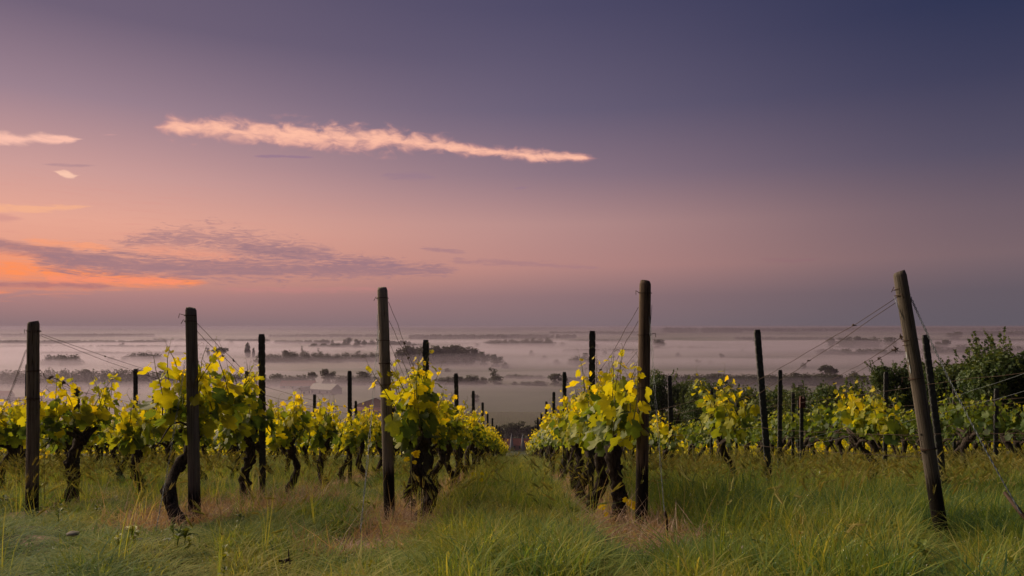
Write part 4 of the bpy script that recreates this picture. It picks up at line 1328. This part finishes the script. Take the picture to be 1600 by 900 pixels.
def scatter(name, pts, rots, scales, tints, variants, label, cat='grass'):
    """one object; geometry nodes put the given plant meshes on its points"""
    me = bpy.data.meshes.new(name)
    me.vertices.add(len(pts)); me.vertices.foreach_set('co', np.asarray(pts, dtype=np.float32).ravel())
    me.update()
    for an, typ, vals in (('tint', 'FLOAT', tints), ('vi', 'INT', rng.integers(0, len(variants), len(pts)))):
        a = me.attributes.new(an, typ, 'POINT'); a.data.foreach_set('value', np.asarray(vals, dtype=np.float32 if typ == 'FLOAT' else np.int32))
    for an, vals in (('rt', rots), ('sc', scales)):
        a = me.attributes.new(an, 'FLOAT_VECTOR', 'POINT'); a.data.foreach_set('vector', np.asarray(vals, dtype=np.float32).ravel())
    o = obj(name, me, kind='stuff', label=label, cat=cat)
    ng = bpy.data.node_groups.new(name, 'GeometryNodeTree')
    ng.interface.new_socket('Geometry', in_out='INPUT', socket_type='NodeSocketGeometry')
    ng.interface.new_socket('Geometry', in_out='OUTPUT', socket_type='NodeSocketGeometry')
    N = ng.nodes; Lk = ng.links
    gi = N.new('NodeGroupInput'); go = N.new('NodeGroupOutput')
    join = N.new('GeometryNodeGeometryToInstance')
    for v in reversed(variants):
        vo = bpy.data.objects.new(name + '_plant', v)
        oi = N.new('GeometryNodeObjectInfo'); oi.inputs['Object'].default_value = vo
        oi.inputs['As Instance'].default_value = True
        Lk.new(oi.outputs['Geometry'], join.inputs[0]) if False else None
        if v is variants[-1]: outs = []
        outs.append(oi.outputs['Geometry'])
    N.remove(join)
    jn = N.new('GeometryNodeJoinGeometry')
    for s_ in outs: Lk.new(s_, jn.inputs[0])
    ip = N.new('GeometryNodeInstanceOnPoints')
    def attr(nm, dt):
        a = N.new('GeometryNodeInputNamedAttribute'); a.data_type = dt; a.inputs['Name'].default_value = nm; return a.outputs[0]
    Lk.new(gi.outputs[0], ip.inputs['Points']); Lk.new(jn.outputs[0], ip.inputs['Instance'])
    ip.inputs['Pick Instance'].default_value = True
    Lk.new(attr('vi', 'INT'), ip.inputs['Instance Index'])
    e2r = N.new('FunctionNodeEulerToRotation'); Lk.new(attr('rt', 'FLOAT_VECTOR'), e2r.inputs[0])
    Lk.new(e2r.outputs[0], ip.inputs['Rotation'])
    Lk.new(attr('sc', 'FLOAT_VECTOR'), ip.inputs['Scale'])
    Lk.new(ip.outputs[0], go.inputs[0])
    md = o.modifiers.new('scatter', 'NODES'); md.node_group = ng
    return o

def sample(z0, z1, dens, margin=1.04, off=2.6):
    """uniform random ground points seen between depths z0 and z1"""
    A = .75 * margin * (z1 * z1 - z0 * z0) + 2 * off * (z1 - z0)
    n = int(A * dens)
    zz = np.linspace(z0, z1, 400); wz = .75 * margin * zz + off; cz = np.cumsum(wz); cz = (cz - cz[0]) / (cz[-1] - cz[0])
    Z = np.interp(rng.random(n), cz, zz)
    u = rng.uniform(-1, 1, n)
    return u * (.75 * margin * Z + off), Z
def pn(x, y, s, o=0.0):
    """smooth patch noise 0..1"""
    v = np.sin(x * s * 1.7 + 3 * np.sin(y * s * .9 + o)) + np.sin(y * s * 2.1 + 2 * np.sin(x * s * 1.3 + o * 2)) + np.sin((x + y) * s * 3.1 + o)
    return np.clip(.5 + v / 5, 0, 1)
def rowdist(x, y):
    q = (x - ROWDX * (y - 8.3) + 1.05) / 2.0
    return np.abs(((q + .5) % 1) - .5) * 2      # metres from the nearest row line
M_dew_glint = simple('dew_drop_glint', (.85, .88, .9), .15, .05, 5, .8)  # whitish base colour stands in for the sparkle of the drops
def dewy(me_v, n):
    """adds a few dew drops to a tuft, coloured whitish for their glint"""
    vs = [v.co.copy() for v in me_v.vertices]; fs = [tuple(p.vertices) for p in me_v.polygons]
    nb = len(fs); s_ = .0017
    for k in range(n):
        c = random.choice(vs); b = len(vs)
        vs += [c + Vector((s_, 0, 0)), c + Vector((-s_ * .5, s_ * .87, 0)), c + Vector((-s_ * .5, -s_ * .87, 0)), c + Vector((0, 0, s_ * 1.3)), c - Vector((0, 0, s_ * 1.3))]
        fs += [(b, b + 1, b + 3), (b + 1, b + 2, b + 3), (b + 2, b, b + 3), (b + 1, b, b + 4), (b + 2, b + 1, b + 4), (b, b + 2, b + 4)]
    return new_mesh('tuft', vs, fs, [me_v.materials[0], M_dew_glint], False, mat_idx=[0] * nb + [1] * (len(fs) - nb))
tufts = [tuft(28, .36, .0055, .10, .30, M_grass, 4) for _ in range(5)] + [tuft(12, .46, .0100, .08, .7, M_grass, 5, .5) for _ in range(3)]
tufts = [dewy(t_, 3) for t_ in tufts]
big = [tuft(70, .30, .011, .26, .8, M_grass, 3) for _ in range(4)]
straws = [tuft(11, .14, .0055, .10, 1.6, M_straw, 3, .6) for _ in range(4)]
seeds = [seed_tuft(8, .52, M_grass, M_seed) for _ in range(4)]
weeds = [weed(9, .085, M_weed) for _ in range(4)]

CLEAR = [(-2.75, 5.75, .42), (-2.85, 5.45, .30), (-2.3, 6.6, .40), (-1.0, 5.4, .22), (-.85, 6.2, .35), (1.0, 5.4, .35), (1.15, 4.9, .30), (-2.1, 7.4, .3), (-3.4, 6.3, .35), (-3.1, 7.2, .35)]
def clearing(x, y):
    c = np.zeros_like(x)
    for (a, b, r_) in CLEAR:
        c = np.maximum(c, np.clip(1.25 - np.hypot(x - a, (y - b) * .8) / r_, 0, 1))
    return c
def build_grass():
    PX, PZ, S, TI = [], [], [], []
    for z0, z1, dens, sc_ in ((1.6, 2.9, 60, 1.0), (2.9, 6, 190, 1.0), (6, 10, 110, 1.05), (10, 17, 46, 1.15)):
        x, y = sample(z0, z1, dens)
        rd = rowdist(x, y)
        inrow = (y > np.where(x < -1.8, 5.4, 4.6)) & (x < 1.9)
        strip = np.where(inrow, np.clip((.30 + .14 * pn(x, y, 1.3, 5) - rd) / .16, 0, 1), 0) 
        strip = np.where((np.abs(x - rowx(1, y)) < .55) & (y > 4.2), np.maximum(strip, np.clip((.40 - rd) / .16, 0, 1)), strip)
        strip = np.maximum(strip, clearing(x, y))
        keep = rng.random(len(x)) > strip * .93
        x, y, strip = x[keep], y[keep], strip[keep]
        h = .22 + .40 * pn(x, y, 1.0) ** 1.5 + .26 * pn(x, y, 3.4, 2)
        aisle = (x > rowx(0, y) + .2) & (x < rowx(1, y) - .2)
        h = np.where(aisle, h + .10, h)
        h = np.where(x > 1.4, h * 1.25 + np.where(y > 7, .03, .14), h) * (1 - .6 * strip)
        h = np.where(x < -.8, h * np.where(y < 5.6, .52, .75), h)
        for X0, Z0 in ((-4.86, 6.9), (-2.69, 5.8), (-2.9, 5.9), (-.98, 5.4), (-.85, 6.4), (1.0, 5.4), (.95, 6.2), (3.1, 4.95)):
            sl = np.clip(1.6 - np.abs(x / y - X0 / Z0) / .035, 0, 1) * (y < Z0 + .1)
            h = h * (1 - .5 * sl)
        h = h * np.where(y < 4.2, .8, 1)
        ti = .12 + .58 * pn(x, y, 1.1, 7) + rng.normal(0, .16, len(x)) + np.where(aisle, .16, .06) + np.where(x > 1.2, -.08, 0)
        PX.append(x); PZ.append(y); S.append(h * sc_); TI.append(ti)
    x = np.concatenate(PX); y = np.concatenate(PZ); h = np.concatenate(S); ti = np.clip(np.concatenate(TI), 0, 1)
    n = len(x)
    z = G(x, y) - .01
    rot = np.stack([rng.normal(0, .06, n), rng.normal(0, .06, n), rng.uniform(0, 6.28, n)], -1)
    s = np.stack([rng.uniform(.8, 1.25, n)] * 2 + [h * rng.uniform(.8, 1.2, n)], -1)
    scatter('grass', np.stack([x, y, z], -1), rot, s, ti, tufts, 'tangled dewy green grass covering the vineyard floor')
    # far grass
    x, y = sample(16, 34, 9); x2, y2 = sample(34, 62, 3.0)
    x = np.concatenate([x, x2]); y = np.concatenate([y, y2]); n = len(x)
    h = .6 + .5 * pn(x, y, .9)
    scatter('grass', np.stack([x, y, G(x, y)], -1), np.stack([np.zeros(n)] * 2 + [rng.uniform(0, 6.28, n)], -1), np.stack([np.full(n, 1.3)] * 2 + [h], -1),
            np.clip(.45 + .3 * pn(x, y, 1.1, 7) + rng.normal(0, .12, n), 0, 1), big, 'far grass between the vine rows lower down the slope')
    # seed heads
    x1, y1 = sample(3.2, 7, 5); x2, y2 = sample(7, 13, 13); x3, y3 = sample(13, 24, 5)
    x = np.concatenate([x1, x2, x3]); y = np.concatenate([y1, y2, y3])
    pr = np.where(x > 1.3, np.where(y > 6.5, 1.0, .35), .22) + np.where((x < -3.2) & (y > 7), .45, 0)
    pr = pr * np.where(pn(x, y, .8, 3) > .45, 1, .45)
    keep = rng.random(len(x)) < pr
    x, y = x[keep], y[keep]; n = len(x)
    scatter('seed_grass', np.stack([x, y, G(x, y)], -1), np.stack([rng.normal(0, .12, n), rng.normal(0, .12, n), rng.uniform(0, 6.28, n)], -1),
            np.stack([rng.uniform(.9, 1.2, n)] * 2 + [rng.uniform(.75, 1.1, n)], -1), np.clip(rng.normal(.55, .22, n), 0, 1), seeds, 'pale nodding seed heads of wild barley above the grass')
    # straw in the strips
    x, y = sample(4.2, 9, 170); x2, y2 = sample(9, 16, 70)
    x = np.concatenate([x, x2]); y = np.concatenate([y, y2])
    keep = (rowdist(x, y) < .40) & (pn(x, y, 1.1, 4) > .3) & (rng.random(len(x)) < np.where(x > 1.6, .05, np.where(x < -3.5, np.where(y < 6.6, 0.0, .2), .8))) & (rng.random(len(x)) > rowdist(x, y) * 1.2)
    keep &= ~((x < -1.8) & (y < 5.4))
    keep |= clearing(x, y) > .25
    x, y = x[keep], y[keep]; n = len(x)
    scatter('dry_straw', np.stack([x, y, G(x, y)], -1), np.stack([rng.normal(0, .5, n), rng.normal(0, .5, n), rng.uniform(0, 6.28, n)], -1),
            np.stack([rng.uniform(.8, 1.3, n)] * 2 + [rng.uniform(.5, 1.5, n)], -1), np.clip(rng.normal(.5, .2, n), 0, 1), straws, 'reddish dry straw and dead grass under the vine rows')
    # broad leaved weeds
    x, y = sample(3.2, 9, 4.5); k = (rowdist(x, y) > .35) & (pn(x, y, .7, 9) > .48); x, y = x[k], y[k]
    cx, cy = rng.normal(-.45, .22, 26), rng.normal(7.4, .5, 26)
    x = np.concatenate([x, cx]); y = np.concatenate([y, cy]); n = len(x)
    scatter('weeds', np.stack([x, y, G(x, y) + .06], -1), np.stack([rng.normal(0, .15, n), rng.normal(0, .15, n), rng.uniform(0, 6.28, n)], -1),
            np.stack([rng.uniform(.6, 1.4, n)] * 3, -1), np.clip(rng.normal(.45, .25, n), 0, 1), weeds, 'broad leaved weeds growing through the grass', 'weeds')
build_grass()

# ------------------------------------------------------------------ bushes on the right
def bush(px, ytop, w, Z, label, n=7000, leaf=.11, seed=0, sprigs=26, ytaper=1.0):
    r = np.random.default_rng(seed); random.seed(seed + 50)
    x = (px - 800) / F * Z; g = Gf(x, Z)
    h = (HOR - ytop) / F * Z - g
    W = w / F * Z
    cs, rs = [], []
    m = 34
    for i in range(m):
        a = r.uniform(0, 6.28); q = r.random() ** .5; zz = r.uniform(.15, .9)
        lim = math.sqrt(max(.06, 1 - max(0, (zz - .3) / .68) ** 2))
        cs.append((math.cos(a) * q * lim * W * .42, math.sin(a) * q * lim * W * .36, h * zz)); rs.append(W * r.uniform(.11, .19))
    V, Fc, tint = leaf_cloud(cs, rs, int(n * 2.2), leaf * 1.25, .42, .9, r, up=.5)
    Vs, Fs, Ts = [V], [Fc], [tint]; b = len(V)
    mb = MB()
    mb.tube([(0, 0, -.3), (W * .02, 0, h * .3), (W * .03, 0, h * .6)], [W * .035, W * .025, .02], 7, wob=.1)
    for i in range(12):
        c = cs[r.integers(m)]
        mb.tube([(0, 0, h * r.uniform(.05, .25)), (c[0] * .5, c[1] * .5, c[2] * .6), c], [W * .014, W * .01, .012], 5)
    for i in range(sprigs):     # upright leafy shoots that break the outline
        a = r.uniform(0, 6.28); q = r.random() ** .5; lim = W * .42
        bx, by = math.cos(a) * q * lim, math.sin(a) * q * lim * .8
        z0 = h * (.45 + .4 * math.sqrt(max(0, 1 - q * q)))
        L = h * r.uniform(.14, .26); dx, dy = r.normal(0, .3) + bx / W * .8, r.normal(0, .2)
        pts = [Vector((bx + dx * L * t, by + dy * L * t, z0 + L * t)) for t in (0, .33, .66, 1)]
        mb.tube(pts, [.012, .01, .007, .004], 3)
        k = 46
        tt = r.random(k); c = np.stack([bx + dx * L * tt, by + dy * L * tt, z0 + L * tt], -1) + r.normal(0, leaf * .75, (k, 3)) * (1.15 - tt)[:, None]
        V2, F2, t2 = leaf_cloud([(0, 0, 0)], [1e-3], k, leaf, .6, 1, r)
        V2 = V2.reshape(k, 4, 3) + c[:, None, :]
        Vs.append(V2.reshape(-1, 3)); Fs.append(F2 + b); Ts.append(np.clip(t2, 0, 1)); b += k * 4
    root = bpy.data.objects.new('bush', None); COL.objects.link(root); root.location = (x, Z, g)
    root['label'] = label; root['category'] = 'bush'; root['group'] = 'bushes along the right edge of the vineyard'
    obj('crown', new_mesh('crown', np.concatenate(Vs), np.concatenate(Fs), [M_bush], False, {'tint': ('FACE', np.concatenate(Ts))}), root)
    obj('trunk', mb.mesh('trunk', [M_twig], True), root)
bush(1562, 530, 160, 31, 'tallest dense green bush at the right edge behind the vines', 16000, .13, 1, 40)
bush(1660, 556, 150, 29, 'green bush cut off by the right edge beside the tallest one', 9000, .13, 11, 20)
bush(1492, 566, 120, 35, 'lighter green bush just left of the tallest dense bush', 9000, .12, 2, 36)
bush(1448, 566, 90, 38, 'bush with upright sprays behind the leaning dark stake', 8000, .12, 3, 44)
bush(1398, 566, 96, 37, 'bush with long leafy sprigs left of the leaning end post', 7000, .12, 4, 44)
bush(1325, 598, 117, 50, 'wide green bush behind the lone vine left of the leaning end post', 7000, .17, 5, 30)
bush(1272, 601, 117, 54, 'green bush behind the upright second stake of the right hand rows', 7000, .17, 6, 34)
bush(1212, 608, 109, 60, 'green bush just right of the stake leaning left', 7000, .18, 7, 34)
bush(1160, 607, 91, 68, 'hazy bush between the lone vine and the stake leaning left', 6000, .2, 8, 30)
bush(1108, 597, 109, 78, 'hazy grey green bush right of the slim upright stake', 6000, .22, 9, 30)
bush(1044, 579, 111, 84, 'tallest hazy grey green bush behind the tall brown end post', 8000, .24, 10, 26)
bush(1082, 595, 78, 88, 'low hazy bush filling between two taller hazy bushes', 5000, .24, 12, 20)
bush(985, 601, 65, 92, 'small hazy bush left of the tall brown end post', 4000, .24, 13, 16)

# ------------------------------------------------------------------ valley buildings
M_wall = simple('pale_plaster', (.20, .18, .175), .9, .15, 2)
M_wallr = simple('reddish_brick', (.30, .14, .11), .9, .2, 3)
M_roofr = simple('red_tile_roof', (.26, .10, .08), .9, .2, 2)
M_roofd = simple('dark_slate_roof', (.10, .09, .09), .9, .2, 2)
M_roofp = simple('pale_metal_roof', (.22, .21, .22), .6, .12, 2)
M_glassd = simple('dark_window', (.03, .03, .035), .3, .1, 2)
def house(px, yb, wpx, hpx, dpx, label, wall=M_wall, roof=M_roofr, rot=0.0, rise=.45, Z=None, windows=3, arch=False, cat='house', group=None):
    Z = Z or (-VALLEY) * F / (yb - HOR); x = (px - 800) / F * Z; g = Gf(x, Z)
    W, H, D = wpx / F * Z / 2, hpx / F * Z, dpx / F * Z / 2
    root = bpy.data.objects.new('house' if cat == 'house' else cat, None); COL.objects.link(root)
    root.location = (x, Z, g); root.rotation_euler = (0, 0, rot); root['label'] = label; root['category'] = cat
    if group: root['group'] = group
    rz = H * rise; e = H - rz
    mb = MB()
    V = [(-W, -D, -2), (W, -D, -2), (W, D, -2), (-W, D, -2), (-W, -D, e), (W, -D, e), (W, D, e), (-W, D, e), (-W, 0, H - .15), (W, 0, H - .15)]
    mb.add(V, [(0, 1, 5, 4), (2, 3, 7, 6), (1, 2, 6, 9, 5), (3, 0, 4, 8, 7)])
    obj('wall', mb.mesh('wall', [wall]), root)
    mb = MB(); o = .4; t = .25
    for s in (-1, 1):
        a = Vector((0, s * (D + o), e - o * rz / D)); c = Vector((0, 0, H))
        for (p, q) in ((a, c),):
            V = [(-W - o, p.y, p.z), (W + o, p.y, p.z), (W + o, q.y, q.z), (-W - o, q.y, q.z)]
            V2 = [(v[0], v[1], v[2] + t) for v in V]
            mb.add(V + V2, [(0, 1, 2, 3), (7, 6, 5, 4), (0, 4, 5, 1), (1, 5, 6, 2), (2, 6, 7, 3), (3, 7, 4, 0)])
    obj('roof', mb.mesh('roof', [roof]), root)
    wme = None
    for i in range(windows):
        xx = -W + 2 * W * (i + .5) / windows
        mb = MB(); ww, wh = min(.9, W / windows * .45), min(1.1, e * .28)
        if arch: ww, wh = W / windows * .6, e * .3
        mb.box((xx, -D - .03, e * .5), (ww, .06, wh))
        obj('window', mb.mesh('window', [M_glassd]), root)
    return root
house(508, 616, 44, 15, 26, 'long farm barn with a pale metal roof in the misty valley', M_wall, M_roofp, R(-24), .5, windows=3, cat='barn')
house(474, 617, 22, 11, 14, 'small white gabled shed left of the pale roofed barn', simple('white_wall', (.36, .33, .33)), M_roofd, R(60), .4, windows=2)
house(466, 607, 52, 12, 16, 'long low building with a dull red roof behind the barn', M_wall, M_roofr, R(4), .6, windows=4)
house(598, 652, 44, 30, 76, 'reddish gabled house with pale roof edge left of the split end post', M_wallr, M_roofp, R(90 - 18), .42, windows=3, arch=True)
house(588, 655, 62, 16, 20, 'low brick wing with dark arched openings below the gabled house', M_wallr, M_roofr, R(-6), .25, windows=5, arch=True)
for i, (x, yb, w, h, dr) in enumerate(((6, 622, 22, 13, 0), (28, 630, 20, 12, .4), (52, 614, 18, 10, -.3), (86, 612, 16, 10, .2), (104, 606, 14, 9, .5), (118, 612, 18, 10, -.2), (140, 620, 20, 11, .3),
                                       (160, 606, 14, 8, 0), (182, 598, 14, 8, .4), (208, 600, 12, 8, -.4), (232, 597, 14, 8, .1), (258, 598, 16, 8, .3), (72, 626, 22, 11, .1), (20, 604, 14, 8, .2))):
    house(x, yb, w, h, w * .7, 'small misty village house with a %s roof, %s from the left edge' % (('dull red', 'dark')[i % 2], ORD[i]), M_wall, (M_roofr, M_roofd)[i % 2], dr, .5, windows=2, group='village houses in the mist')
# building with two slim spires at the end of the aisle
Z = 345; bx = (807.5 - 800) / F * Z; g = Gf(bx, Z)
root = house(808, 700, 42, 16, 14, 'low reddish building with two slim grey spires at the end of the grass aisle', M_wallr, M_roofr, 0, .5, Z=Z, windows=4, cat='building')
for dx in (-8.6, 8.6):
    s = dx * Z / F
    mb = MB(); hh = 20 * Z / F
    mb.tube([(s, -2.9, 0), (s, -2.9, hh * .30), (s, -2.9, hh * .55), (s, -2.9, hh * 1.30)], [1.1, 1.05, .75, .06], 8)
    obj('spire', mb.mesh('spire', [simple('grey_lead', (.22, .23, .27), .6)], True), root)
# striped vineyard block and hedges in the valley
mb = MB(); rot = Matrix.Rotation(R(-32), 3, 'Z')
for i in range(26):
    y0 = -45 + i * 3.6
    for k in range(18):
        c = Vector((-40 + k * 4.6, y0, 0)); c = rot @ c + Vector((4, 435, 0))
        if not (-26 < c.x < 32 and 385 < c.y < 478): continue
        c.z = Gf(c.x, c.y) + .7
        mb.box(c, (2.2, .45, .75), rot.to_4x4().to_3x3() @ Matrix.Rotation(random.gauss(0, .02), 3, 'X'))
obj('distant_vineyard_rows', mb.mesh('distant_vineyard_rows', [simple('far_vine_green', (.13, .14, .05), .9, .3, 1)]), kind='stuff', label='striped block of vineyard rows on the valley floor', cat='vineyard')

# ------------------------------------------------------------------ small things in the grass
def ball_thing(name, px, py, r, m, label, cat, stem=.25, Z=None, squash=1.0, group=None):
    Z = Z or solve_ground(px, py + 20)
    p = P(px, py, Z)
    mb = MB(); rr = np.random.default_rng(int(px))
    n, k = 9, 7
    V = []
    for i in range(k + 1):
        th = math.pi * i / k
        for j in range(n):
            a = 2 * math.pi * j / n; q = r * (1 + rr.normal(0, .07))
            V.append((q * math.sin(th) * math.cos(a), q * math.sin(th) * math.sin(a), q * math.cos(th) * squash))
    Fc = [(i * n + j, (i + 1) * n + j, (i + 1) * n + (j + 1) % n, i * n + (j + 1) % n) for i in range(k) for j in range(n)]
    mb.add(V, Fc)
    root = obj(name, None, None, p, label, cat, group)
    obj('head' if stem else 'body', mb.mesh('head' if stem else 'body', [m], True), root)
    if stem:
        sb = MB(); sb.tube([(0, 0, 0), (.01, .01, -stem * .5), (0, .02, -stem)], [.0025, .003, .003], 5)
        obj('stem', sb.mesh('stem', [M_shoot], True), root)
    return root
M_puff = simple('seed_puff', (.38, .33, .30), .95, .3, 120)
M_stone = simple('grey_stone', (.15, .14, .135), .9, .3, 20)
M_petal = simple('white_petal', (.7, .7, .68), .8)
ball_thing('dandelion_clock', 1161, 857, .016, M_puff, 'pale brown dandelion clock in grass below the tall brown end post', 'flower', group='dandelion clocks')
ball_thing('dandelion_clock', 1505, 855, .015, M_puff, 'round dandelion clock in grass below the leaning end post', 'flower', squash=.8, group='dandelion clocks')
ball_thing('dandelion_clock', 1415, 803, .014, M_puff, 'dull dandelion clock left of the foot of the leaning end post', 'flower', squash=.7, group='dandelion clocks')
ball_thing('white_flower', 1282, 738, .022, M_petal, 'small white flower in the seed grass left of the leaning end post', 'flower', squash=.6)
ball_thing('stone', 114, 834, .040, M_stone, 'smooth grey stone lying in grass near the leftmost end post', 'stone', stem=0, squash=.42)
# yellow vine suckers at the foot of the trunks
def sucker(px, py, Z, n, label, sz=.07, tint=.9):
    p = P(px, py, Z); g = Gf(p.x, p.y)
    root = obj('vine_sucker', None, None, (p.x, p.y, g), label, 'vine shoot', 'young yellow vine shoots near the ground')
    h = max(.05, p.z - g)
    mb = MB(); mb.tube([(0, 0, -.02), (.01, 0, h * .5), (.0, .01, h + .03)], [.003, .0028, .002], 4)
    obj('stem', mb.mesh('stem', [M_shoot], True), root)
    for i in range(n):
        o = Vector((random.gauss(0, 1), -abs(random.gauss(0, 1)) * .6, 0)).normalized()
        lo = obj('leaf', random.choice(LEAFM), root, Vector((0, 0, h)) + o * random.uniform(.01, .05) + Vector((0, 0, random.uniform(-.05, .05))))
        lo.rotation_mode = 'QUATERNION'; lo.rotation_quaternion = basis(o * .5 + Vector((0, 0, random.uniform(-.8, .6))), o + Vector((0, -.8, .2)) + rv(.2)).to_quaternion()
        s = sz * random.uniform(.7, 1.2); lo.scale = (s, s, s); lo.color = (tint, 0, 0, 1)
sucker(982, 786, 6.0, 6, 'yellow vine shoot at the foot of the knobby trunk by the tall brown post', .08)
sucker(952, 796, 6.1, 2, 'tiny yellow vine shoot left of the knobby trunk foot', .07)
sucker(642, 715, 6.1, 6, 'yellow vine shoot sprouting low on the twisted trunk by the split post', .07)
sucker(1353, 856, 4.0, 2, 'single upright yellow green leaf in the grass below the lone right hand vine', .075, .7)
sucker(745, 745, 7.3, 4, 'yellowish leafy shoot in the grass aisle near the left row', .07, .6)
sucker(68, 712, 7.6, 4, 'small yellow vine shoot right of the foot of the leftmost end post', .07)
# dry curled leaf clump low in the grass
mb = MB()
for i in range(14):
    d = rv(1).normalized(); q = d * .025
    mb.tube([q, q + rv(.012), q + rv(.02)], [.004, .006, .002], 4)
obj('dry_leaf_clump', mb.mesh('dry_leaf_clump', [M_rust]), None, P(447, 882, 3.85), 'small brown dead plant clump in the front grass', 'dead plant')
